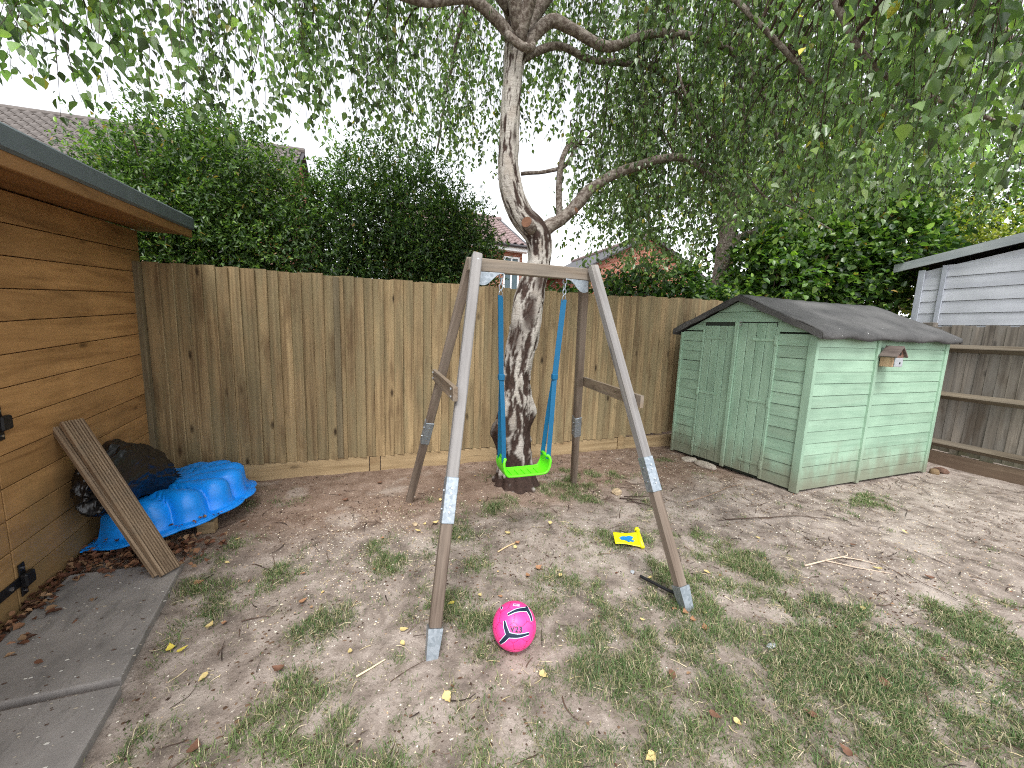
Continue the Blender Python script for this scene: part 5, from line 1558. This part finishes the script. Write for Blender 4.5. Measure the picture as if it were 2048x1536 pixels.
def house(name, label, origin, rotz, wdt, dep, eave, ridge, tile, gable=False, group=None, pick=None, limit=300, windows=(), slope_rows=None):
    """ridge runs along local x; the near face is local -y"""
    root = empty(name, origin); tag(root, label, 'house', group)
    c, s_ = math.cos(rotz), math.sin(rotz)
    def W_(x, y, z): return (origin[0] + x * c - y * s_, origin[1] + x * s_ + y * c, z)
    P = [W_(0, 0, 0), W_(0, dep, 0), W_(0, dep, eave), W_(0, dep / 2, ridge - .15), W_(0, 0, eave)]
    ax = np.array(W_(wdt, 0, 0)) - np.array(W_(0, 0, 0))
    v, f = prism(P, ax); obj('wall', v, f, M_BRICK, root)
    roof = empty('roof', W_(wdt / 2, dep / 2, eave)); roof.parent = root; roof.location = WO[roof] - WO[root]
    sl = math.hypot(dep / 2, ridge - eave)
    oh = .35
    for sgn in (1, -1):
        y0 = -oh if sgn > 0 else dep + oh; dy = (dep / 2 + oh) * sgn
        e0_, e1_ = W_(-.2, y0, eave - oh * (ridge - eave) / (dep / 2)), W_(-.2, y0 + dy, ridge)
        vd = np.array(e1_) - np.array(e0_); Ls = np.linalg.norm(vd)
        ud = np.array(W_(1, 0, 0)) - np.array(W_(0, 0, 0))
        nr_ = np.cross(ud, vd) * sgn
        v, f = prism([e0_, tuple(np.array(e0_) + ud * (wdt + .4)), tuple(np.array(e1_) + ud * (wdt + .4)), e1_], tuple(-nr_ / np.linalg.norm(nr_) * .06)); obj('roof_deck', v, f, M_GUT, roof)
        if sgn > 0:
            nu = int((wdt + .4) / .30); nv = int(Ls / .30)
            tiled_slope(roof, tile, np.array(e0_) + nr_ / np.linalg.norm(nr_) * .02, ud, vd, nr_, nu, nv, pick=pick, limit=limit)
            g0 = np.array(W_(-.2, y0 - .06, e0_[2] - .04)); v, f = tubegeo([g0, g0 + ud * (wdt + .4)], .06, 8); obj('gutter', v, f, M_GUT, root)
            a = np.array(W_(-.15, -.02, eave - .30)); 
            V = [W_(-.15, -oh + .02, eave - .42), W_(wdt + .15, -oh + .02, eave - .42), W_(wdt + .15, -oh + .02, eave - .20), W_(-.15, -oh + .02, eave - .20)]
            v, f = prism(V, tuple((np.array(W_(0, 1, 0)) - np.array(W_(0, 0, 0))) * .05)); obj('fascia', v, f, M_UPVC, root)
            V = [W_(-.15, -oh + .07, eave - .42), W_(wdt + .15, -oh + .07, eave - .42), W_(wdt + .15, -.004, eave - .42), W_(-.15, -.004, eave - .42)]
            v, f = prism(V, (0, 0, .03)); obj('soffit', v, f, M_UPVC, root)
    a = np.array(W_(-.2, dep / 2, ridge + .02)); b_ = np.array(W_(wdt + .2, dep / 2, ridge + .02))
    v, f = tubegeo([a + (b_ - a) * q_ for q_ in np.linspace(0, 1, 30)], .11, 10); obj('ridge_tiles', v, f, tile.materials[0], roof)
    for (x0, x1, z0, z1) in windows:
        fr = empty('window', W_((x0 + x1) / 2, -.03, z0)); fr.parent = root; fr.location = WO[fr] - WO[root]
        def bx(nm, xa, xb, ya, yb, za, zb, mt):
            v_, f_ = boxgeo((xa, ya, za), (xb, yb, zb), .005); v_ = np.array([W_(*q_) for q_ in v_]); obj(nm, v_, f_, mt, fr)
        bx('frame', x0, x0 + .07, -.06, .02, z0, z1, M_UPVC); bx('frame', x1 - .07, x1, -.06, .02, z0, z1, M_UPVC)
        bx('frame', x0 + .071, x1 - .071, -.058, .02, z0, z0 + .07, M_UPVC); bx('frame', x0 + .071, x1 - .071, -.058, .02, z1 - .07, z1, M_UPVC)
        bx('frame', (x0 + x1) / 2 - .03, (x0 + x1) / 2 + .03, -.056, .02, z0 + .071, z1 - .071, M_UPVC)
        bx('pane', x0 + .05, x1 - .05, -.02, .0, z0 + .05, z1 - .05, M_GLASS)
        bx('sill', x0 - .06, x1 + .06, -.14, .0, z0 - .07, z0 - .002, M_UPVC)
    return root
T1 = tile_mesh(M_TILE); T2 = tile_mesh(M_TILE2)
# left house: its near roof slope shows above the hedge
rz = math.atan2(17.464 - 18.3, 8.7)
house('brick_house', 'house with grey brown tiled roof above the hedge on the left', (-13.0, 14.9, 0), R(-4), 10.2, 7.2, 4.9, 7.95, T1, pick=lambda c: -c[1] * 1.0 + abs(c[0] - 14) * .28, limit=300)
house('brick_house', 'red brick house with white window seen just left of the birch trunk', (1.0, 15.2, 0), R(3), 4.9, 6.4, 5.0, 6.7, T2, windows=((4.05, 4.75, 2.9, 4.4),), pick=lambda c: c[1] * 1.0 + abs(c[0] - 14) * .3, limit=120)
house('brick_house', 'red brick house glimpsed through leaves right of the swing', (13.8, 14.0, 0), R(88), 7.0, 5.4, 4.2, 5.6, T2, pick=lambda c: c[1] * 1.0 + c[0] * .3, limit=60)

# ================================================================ grass and litter (uncountable: one object each)
rg = np.random.default_rng(77)
def scatter(n, lo, hi, maskf):
    x = rg.uniform(lo[0], hi[0], n); y = rg.uniform(lo[1], hi[1], n)
    keep = rg.random(n) < maskf(x, y)
    return x[keep], y[keep]
def blocked(x, y):
    wallx = -1.765 + KX * (4.05 - y) + .02
    slabs = (x < -.92 - .12 * np.clip(y - 1.75, -1, 1)) & (y < 2.6) & (x > -1.5)
    shd = (x > 3.53) & (y > 2.33) & (y < 3.75) & (x < 5.9)
    bl = (x - BC[0]) ** 2 + (y - BC[1]) ** 2 < .05 ** 2
    return (x < wallx) | slabs | shd | (y > 3.92) | bl
# tufts first: patches grow as clumps
tx, ty = scatter(380000, (-1.2, .35), (4.6, 3.5), lambda x, y: (grass_mask(x, y) * .34 + .012 * (x < 2.6) * (y < 2.5)) * (~blocked(x, y)))
per = rg.integers(3, 8, len(tx)); ix = np.repeat(np.arange(len(tx)), per)
bx_ = tx[ix] + rg.normal(0, .022, len(ix)); by_ = ty[ix] + rg.normal(0, .022, len(ix))
far = np.hypot(bx_, by_)
nB = len(ix); print('blades', nB)
az = rg.random(nB) * 6.283; hgt = (.008 + .030 * rg.random(nB) ** 1.6) * (0.6 + .8 * grass_mask(bx_, by_)); lean = rg.uniform(.3, 1.5, nB)
wid = rg.uniform(.0006, .0012, nB) * (1 + .25 * far)
z0 = ground_z(bx_, by_) - .003
dx, dy = np.cos(az), np.sin(az); sx_, sy_ = -dy, dx
b0 = np.stack([bx_ - sx_ * wid, by_ - sy_ * wid, z0], 1); b1 = np.stack([bx_ + sx_ * wid, by_ + sy_ * wid, z0], 1)
mh = hgt * .6; ml = hgt * lean * .35
m0 = np.stack([bx_ + dx * ml - sx_ * wid * .8, by_ + dy * ml - sy_ * wid * .8, z0 + mh], 1); m1 = np.stack([bx_ + dx * ml + sx_ * wid * .8, by_ + dy * ml + sy_ * wid * .8, z0 + mh], 1)
tp = np.stack([bx_ + dx * hgt * lean, by_ + dy * hgt * lean, z0 + hgt * np.clip(1.15 - lean * .35, .35, 1)], 1)
gvv = np.stack([b0, b1, m1, m0, tp], 1).reshape(-1, 3)
bs = (np.arange(nB) * 5)[:, None]
gff = np.concatenate([np.concatenate([bs + np.array([0, 1, 2]), bs + np.array([0, 2, 3]), bs + np.array([3, 2, 4])], 0)], 0)
hue = fbm(xy0(bx_ * 4, by_ * 4), 15, 3)[:, None]
green = np.array(s2l(94, 117, 68)) * (1 + .35 * hue) + np.array([.02, .0, .0]) * hue
pick = rg.random(nB)[:, None]
gcol = np.where(pick < .66 + .15 * hue, green, np.where(pick < .9, np.array(s2l(146, 142, 104)), np.array(s2l(186, 174, 146)))) * rg.uniform(.7, 1.3, nB)[:, None]
M_GRASS = attrmat('grass_blade', .6, .3, .25)
gm = rawmesh('grass', gvv, gff, M_GRASS, np.repeat(gcol, 5, 0))
tag(place('grass', gm, (0, 0, 0)), 'thin patchy lawn grass, green and straw coloured', 'grass', kind='stuff')

# pale chips and grit
def chips(name, label, cat, n, lo, hi, maskf, size, pal, flat=.4):
    x, y = scatter(n, lo, hi, maskf); k = len(x)
    s_ = rg.uniform(size[0], size[1], k)
    a = rg.random((k, 1)) * 6.283 + np.array([0, 1.57, 3.14, 4.71]) + rg.normal(0, .3, (k, 4))
    el = rg.uniform(.5, 1.6, (k, 1))
    px_ = x[:, None] + np.cos(a) * s_[:, None] * rg.uniform(.6, 1.2, (k, 4)) * el; py_ = y[:, None] + np.sin(a) * s_[:, None] * rg.uniform(.6, 1.2, (k, 4))
    z = ground_z(x, y)[:, None] + rg.uniform(0, .35, (k, 4)) * s_[:, None] * flat
    ring = np.stack([px_, py_, z], -1); top = np.stack([x, y, ground_z(x, y) + s_ * (.25 + flat)], -1)[:, None]
    v = np.concatenate([ring, top], 1).reshape(-1, 3); b_ = (np.arange(k) * 5)[:, None]
    f = np.concatenate([b_ + np.array(q_) for q_ in ([0, 1, 4], [1, 2, 4], [2, 3, 4], [3, 0, 4])], 0)
    c = np.array(pal)[rg.integers(0, len(pal), k)] * rg.uniform(.75, 1.2, k)[:, None]
    tag(place(name, rawmesh(name, v, f, attrmat(name + '_mat', .85, .2), np.repeat(c, 5, 0)), (0, 0, 0)), label, cat, kind='stuff')
def chipmask(x, y):
    heap = np.exp(-(((x + .12) / .38) ** 2 + ((y - 2.45) / .38) ** 2)) + .6 * np.exp(-(((x - .1) / .6) ** 2 + ((y - 2.9) / .3) ** 2))
    right = .35 * np.clip((x - 2.2) / .8, 0, 1)
    n = .5 + .5 * fbm(xy0(x * 3, y * 3), 41, 3)
    return np.clip((.10 + heap + right) * (.4 + n), 0, 1) * (~blocked(x, y)) * np.clip(1.2 - .12 * np.hypot(x, y), .2, 1)
chips('pale_chips', 'scattered cream wood chips and grit on the soil', 'chips', 60000, (-1.2, .5), (6.2, 3.85), chipmask, (.0025, .0062), [s2l(222, 206, 178), s2l(200, 182, 154), s2l(236, 228, 212), s2l(176, 150, 120)])
chips('soil_crumbs', 'dark brown crumbs and bark bits on the soil', 'soil crumbs', 30000, (-1.2, .5), (6.2, 3.9), lambda x, y: np.clip(.22 + .9 * fbm(xy0(x * 2.6, y * 2.6), 43, 3), 0, 1) * (~blocked(x, y)), (.003, .009), [s2l(84, 64, 50), s2l(110, 88, 70), s2l(64, 50, 42)])
def slabmask(x, y): return ((x < -.95 - .1 * np.clip(y - 1.75, -1, 1)) & (y < 2.58) & (x > -1.47)) * 1.0

SLABG = np.random.default_rng(5)
xs_ = SLABG.uniform(-1.45, -.95, 420); ys_ = SLABG.uniform(.95, 2.55, 420); ok_ = (slabmask(xs_, ys_) > 0) & (np.abs(ys_ - 1.75) > .02)
xs_, ys_ = xs_[ok_], ys_[ok_]; zs_ = np.where(ys_ > 1.75, .0225, .0145)
sz_ = SLABG.uniform(.0015, .006, len(xs_)) * SLABG.random(len(xs_)) ** .6
aa_ = SLABG.random((len(xs_), 1)) * 6.28 + np.array([0, 1.6, 3.1, 4.6])
vv_ = np.stack([xs_[:, None] + np.cos(aa_) * sz_[:, None] * 1.8, ys_[:, None] + np.sin(aa_) * sz_[:, None], np.repeat(zs_[:, None], 4, 1) + .0008], -1)
tt_ = np.stack([xs_, ys_, zs_ + sz_ * .6 + .001], -1)[:, None]
vv_ = np.concatenate([vv_, tt_], 1).reshape(-1, 3); bb_ = (np.arange(len(xs_)) * 5)[:, None]
ff_ = np.concatenate([bb_ + np.array(q_) for q_ in ([0, 1, 4], [1, 2, 4], [2, 3, 4], [3, 0, 4])], 0)
cc_ = np.array([s2l(200, 196, 188), s2l(90, 74, 64), s2l(176, 166, 150)])[SLABG.integers(0, 3, len(xs_))]
tag(place('slab_grit', rawmesh('slab_grit', vv_, ff_, attrmat('slab_grit_mat', .85, .2), np.repeat(cc_, 5, 0)), (0, 0, 0)), 'pale and dark grit scattered over the paving slabs', 'grit', kind='stuff')
def leafpile(name, label, n, lo, hi, maskf, Lm, pal, zoff):
    x, y = scatter(n, lo, hi, maskf); k = len(x)
    P = np.stack([x, y, ground_z(x, y) + zoff(x, y, k)], 1)
    D = np.stack([rg.normal(0, 1, k), rg.normal(0, 1, k), rg.normal(0, .25, k)], 1)
    N = np.stack([rg.normal(0, .35, k), rg.normal(0, .35, k), np.ones(k)], 1)
    L = rg.uniform(.6, 1.4, k) * Lm; W = L * rg.uniform(.5, .85, k)
    v, f = leafgeo(P, D, N, L, W, rg.uniform(.0, .4), 'oval')
    c = np.array(pal)[rg.integers(0, len(pal), k)] * rg.uniform(.7, 1.25, k)[:, None]
    tag(place(name, rawmesh(name, v, f, attrmat(name + '_mat', .8, .2, .1), np.repeat(c, 6, 0)), (0, 0, 0)), label, 'leaf litter', kind='stuff')
PD = [s2l(122, 84, 64), s2l(104, 70, 54), s2l(144, 106, 80), s2l(84, 60, 48), s2l(160, 128, 98)]
def walllit(x, y):
    wx = -1.765 + KX * (4.05 - y)
    return (np.exp(-np.clip((x - wx - .03) / .06, 0, 9)) * (x > wx + .015) * (y < 3.2) + np.exp(-(((x + 1.25) / .25) ** 2 + ((y - 2.75) / .14) ** 2)) * .9 * (x > wx + .015))
leafpile('wall_leaf_litter', 'brown dead leaves drifted along the foot of the timber wall', 6500, (-1.75, 1.0), (-.9, 3.2), walllit, .034, PD, lambda x, y, k: .02 + rg.uniform(0, .03, k))
leafpile('lawn_leaf_litter', 'small dead leaf fragments over the lawn', 1500, (-1.1, .4), (6.2, 3.85), lambda x, y: np.clip(.25 + .6 * fbm(xy0(x * 2, y * 2), 61, 3), 0, 1) * (~blocked(x, y)) * .55, .016, PD + [s2l(200, 170, 110)], lambda x, y, k: .006 + rg.uniform(0, .01, k))
leafpile('pool_leaf_litter', 'dead leaves caught on the rim of the blue sandpit', 240, (-1.55, 2.84), (-.9, 3.1), lambda x, y: np.exp(-((y - (2.86 + .30 * np.clip(x + 1.35, 0, 1))) / .03) ** 2) * .8, .022, PD, lambda x, y, k: .075 + .085 * (x + 1.62) / .68)

# dark twigs strewn on the earth
def twigs(name, label, n, lo, hi, maskf, pal, rad, lng):
    x, y = scatter(n, lo, hi, maskf); k = len(x)
    m_ = 5; a = rg.random(k) * 6.283; l_ = rg.uniform(lng[0], lng[1], k) * rg.random(k) ** .5
    ts = np.linspace(-.5, .5, m_)
    bend = rg.normal(0, .12, k)
    X = x[:, None] + np.cos(a)[:, None] * l_[:, None] * ts - np.sin(a)[:, None] * (bend * l_)[:, None] * (ts ** 2 * 4)
    Y = y[:, None] + np.sin(a)[:, None] * l_[:, None] * ts + np.cos(a)[:, None] * (bend * l_)[:, None] * (ts ** 2 * 4)
    Zg = ground_z(X.ravel(), Y.ravel()).reshape(k, m_) + .004 + rg.uniform(0, .006, (k, 1))
    rr_ = rad * rg.uniform(.6, 1.5, k)[:, None] * np.linspace(1.2, .5, m_)
    C_ = np.stack([X, Y, Zg], -1)
    px_, py_ = -np.sin(a), np.cos(a)
    ring = [np.stack([C_[..., 0] + px_[:, None] * rr_, C_[..., 1] + py_[:, None] * rr_, C_[..., 2]], -1), np.stack([C_[..., 0], C_[..., 1], C_[..., 2] + rr_ * 1.2], -1), np.stack([C_[..., 0] - px_[:, None] * rr_, C_[..., 1] - py_[:, None] * rr_, C_[..., 2]], -1)]
    v = np.stack(ring, 2).reshape(-1, 3)
    base = (np.arange(k) * m_ * 3)[:, None, None] + (np.arange(m_ - 1) * 3)[None, :, None]
    f = np.concatenate([(base + np.array(q_)).reshape(-1, 4) for q_ in ([0, 1, 4, 3], [1, 2, 5, 4])], 0)
    c = np.array(pal)[rg.integers(0, len(pal), k)] * rg.uniform(.7, 1.2, k)[:, None]
    tag(place(name, rawmesh(name, v, f, attrmat(name + '_mat', .85, .2), np.repeat(c, m_ * 3, 0)), (0, 0, 0)), label, 'twigs', kind='stuff')
twigs('fallen_twigs', 'fine dark birch twigs strewn over the bare earth', 3600, (-1.0, .5), (6.2, 3.8), lambda x, y: np.clip(.12 + .25 * (x > 1.8) + .4 * fbm(xy0(x * 1.7, y * 1.7), 47, 3), 0, 1) * (~blocked(x, y)), [s2l(70, 54, 46), s2l(92, 74, 62), s2l(54, 44, 40)], .0019, (.04, .22))
twigs('straw_stems', 'dry straw coloured grass stems lying on the lawn', 6000, (-1.0, .4), (3.6, 2.6), lambda x, y: np.clip(grass_mask(x, y) * .9 + .05, 0, 1) * (~blocked(x, y)), [s2l(206, 192, 160), s2l(186, 170, 130)], .0011, (.02, .08))

# single twigs one can pick out
def twig(label, pts, r0, r1, col, forks=()):
    pts = [(a, b_, float(ground_z(np.array([a]), np.array([b_]))[0]) + z_) for a, b_, z_ in pts]
    m = MB(); n = 6 * len(pts)
    pp = spline(pts, n); v, f = tubegeo(pp, np.linspace(r0, r1, n), 6); m.add(v, f)
    for fk in forks:
        fk = [(a, b_, float(ground_z(np.array([a]), np.array([b_]))[0]) + z_) for a, b_, z_ in fk]
        pp = spline(fk, 10); v, f = tubegeo(pp, np.linspace(r0 * .7, r1 * .7, 10), 6); m.add(v, f)
    o = m.build('fallen_twig', plain('twig_' + str(len(bpy.data.materials)), col, .85, 0, .2), None, True)
    tag(o, label, 'twig')
twig('pale forked twig on the bare earth right of the swing', [(2.575, 1.487, .008), (2.70, 1.49, .012), (2.85, 1.475, .016), (2.96, 1.47, .02), (3.02, 1.52, .018)], .006, .003, s2l(196, 176, 156), [[(2.76, 1.485, .014), (2.9, 1.38, .012), (3.05, 1.27, .008)], [(2.9, 1.475, .018), (3.0, 1.42, .014), (3.08, 1.36, .01)]])
twig('short straight pale stick lying behind the football', [(.75, 2.22, .008), (.83, 2.255, .009), (.915, 2.29, .008)], .005, .004, s2l(206, 178, 140))
twig('short peeled stick on the lawn left of the football', [(-.085, 1.508, .008), (-.03, 1.535, .008), (.03, 1.56, .008)], .0045, .003, s2l(222, 204, 172))
twig('long dark branch lying between the shed and the viewer', [(2.62, 2.12, .008), (3.0, 2.02, .014), (3.25, 1.98, .01), (3.45, 1.86, .006)], .005, .002, s2l(74, 60, 52))
twig('thin curved brown stick near the foot of the shed doors', [(2.55, 2.45, .006), (2.9, 2.5, .02), (3.2, 2.6, .012), (3.42, 2.62, .006)], .004, .002, s2l(140, 116, 96))
twig('dark bundle of twigs beside the tan stone', [(2.02, 2.68, .01), (2.15, 2.60, .015), (2.3, 2.5, .01)], .006, .002, s2l(60, 48, 42), [[(2.08, 2.7, .012), (2.2, 2.66, .014), (2.36, 2.64, .01)], [(2.05, 2.62, .012), (2.16, 2.52, .01), (2.2, 2.42, .008)]])

# fallen leaves one can pick out
FL = [(1.228,2.434,'y'),(0.881,2.408,'y'),(0.418,2.689,'y'),(0.341,2.711,'y'),(0.277,2.618,'y'),(0.538,2.439,'y'),(0.909,2.277,'o'),(0.873,2.230,'y'),(0.933,1.967,'o'),(0.842,1.929,'o'),(1.024,1.864,'y'),(0.528,1.843,'y'),(0.363,1.813,'Y'),(0.118,1.700,'y'),(0.107,1.617,'y'),(0.657,1.286,'y'),(0.253,1.305,'y'),(1.267,1.421,'y'),(1.510,1.338,'o'),(1.484,1.439,'o'),(1.521,1.401,'o'),(1.612,1.358,'y'),(1.530,1.686,'y'),(1.908,1.622,'y'),(2.586,1.820,'y'),(3.809,1.558,'y'),(2.996,1.320,'y'),(3.187,1.562,'b'),(3.229,1.171,'b'),(3.477,1.070,'b'),(1.258,0.868,'y'),(1.204,0.919,'b'),(0.870,0.880,'y'),(1.178,1.114,'b'),(1.540,0.677,'b'),(1.564,0.809,'b'),(2.185,1.075,'b'),(2.473,1.121,'y'),(1.999,0.790,'b'),(-0.805,1.886,'Y'),(-0.860,1.916,'Y'),(-0.669,1.698,'y'),(-0.745,2.009,'y'),(-0.694,2.016,'o'),(-0.920,2.389,'o'),(-0.837,2.556,'y'),(-0.868,2.849,'y'),(-0.361,2.068,'o'),(-0.402,2.310,'o'),(-0.116,1.651,'y'),(-0.394,1.647,'b'),(-0.585,1.390,'b'),(1.531,1.280,'o'),(0.630,1.803,'o'),(0.508,3.058,'y'),(0.041,3.567,'b'),(-0.236,3.263,'b')]
LM = {'y': plain('leaf_cream', s2l(200, 180, 124), .7, 0, .3, .12, 40), 'Y': plain('leaf_yellow', s2l(210, 192, 86), .7, 0, .3, .12, 40), 'o': plain('leaf_orange', s2l(158, 118, 88), .7, 0, .3, .15, 40), 'b': plain('leaf_brown', s2l(112, 82, 66), .8, 0, .2, .2, 40)}
LN = {'y': ('pale cream birch leaf', 'curled'), 'Y': ('bright yellow birch leaf', ''), 'o': ('orange tan dead leaf', ''), 'b': ('dry brown curled leaf', '')}
def flmesh(kind, seed):
    r_ = random.Random(seed); V = []; F = []
    n = 9; L_ = .044 if kind != 'b' else .055; cu = r_.uniform(.2, .9)
    for i in range(n):
        a = i / (n - 1); wv = (math.sin(math.pi * a ** .58) ** 1.1) * L_ * .34 * (1 + .16 * r_.uniform(-1, 1)); x_ = a * L_ - L_ / 2
        for s_ in (-1, -.5, 0, .5, 1):
            V.append((x_, s_ * wv, .006 * cu * abs(s_) ** 1.5 + .005 * cu * (2 * a - 1) ** 2 + r_.uniform(0, .0015)))
    for i in range(n - 1):
        for j in range(4): F.append([i * 5 + j, (i + 1) * 5 + j, (i + 1) * 5 + j + 1, i * 5 + j + 1])
    k = len(V)                                  # leaf stalk
    V += [(-L_ / 2, -.0008, .004), (-L_ / 2, .0008, .004), (-L_ * .85, .0, .008)]; F.append([k, k + 1, k + 2])
    return mesh_from('leaf', V, F, LM[kind], True)
LMES = {k: [flmesh(k, s_) for s_ in range(4)] for k in LM}
GRP = {'y': 'pale cream leaves lying on the lawn', 'Y': 'yellow leaves lying on the lawn', 'o': 'orange leaves lying on the lawn', 'b': 'brown leaves lying on the lawn'}
LBL = {'y': 'small pale cream birch leaf lying on the lawn', 'Y': 'bright yellow birch leaf lying on the lawn', 'o': 'orange tan dead leaf lying on the lawn', 'b': 'dry curled brown leaf lying on the ground'}
LAND = [('the pink football', .59, 1.48), ('the left front swing foot', .23, 1.53), ('the right front swing foot', 1.55, 1.43), ('the yellow packet', 1.64, 2.03), ('the paving edge', -.95, 2.0),
        ('the birch trunk', 1.22, 3.1), ('the blue sandpit', -1.05, 3.1), ('the pale forked twig', 2.8, 1.45), ('the short pale stick', .83, 2.25), ('the lower photo edge', 1.2, .75), ('the rear left swing foot', .27, 3.12)]
ADJ = {'y': 'pale cream leaf', 'Y': 'bright yellow leaf', 'o': 'orange tan leaf', 'b': 'dry brown leaf'}
ORD = ['nearest', 'second nearest', 'third nearest', 'fourth nearest', 'fifth nearest', 'sixth nearest', 'seventh nearest', 'eighth nearest']
near_ = {}
for i, (x, y, kd) in enumerate(FL):
    d_ = [math.hypot(x - l_[1], y - l_[2]) for l_ in LAND]; k = int(np.argmin(d_)); L_ = LAND[k]
    # left, right, behind, in front as the viewer sees it
    vx, vy = x - L_[1], y - L_[2]
    rt = vx * math.cos(yaw) + vy * math.sin(yaw); fw = -vx * math.sin(yaw) + vy * math.cos(yaw)
    side = ('right of' if rt > 0 else 'left of') if abs(rt) > abs(fw) else ('behind' if fw > 0 else 'in front of')
    near_.setdefault((kd, side, k), []).append((d_[k], i))
FLAB = {}
for (kd, side, k), lst in near_.items():
    lst.sort()
    for n_, (_, i) in enumerate(lst):
        FLAB[i] = ADJ[kd] + ' lying ' + side + ' ' + LAND[k][0] + ('' if len(lst) == 1 else ', ' + ORD[n_])
for i, (x, y, kd) in enumerate(FL):
    r_ = random.Random(900 + i)
    o = place('fallen_leaf', LMES[kd][i % 4], (x, y, float(ground_z(np.array([x]), np.array([y]))[0]) + .009 + r_.uniform(0, .006)), None, (r_.uniform(-.22, .22), r_.uniform(-.22, .22), r_.uniform(0, 6.28)))
    sc_ = r_.uniform(.6, 1.1); o.scale = (sc_, sc_, sc_)
    tag(o, FLAB[i], 'leaf', GRP[kd])
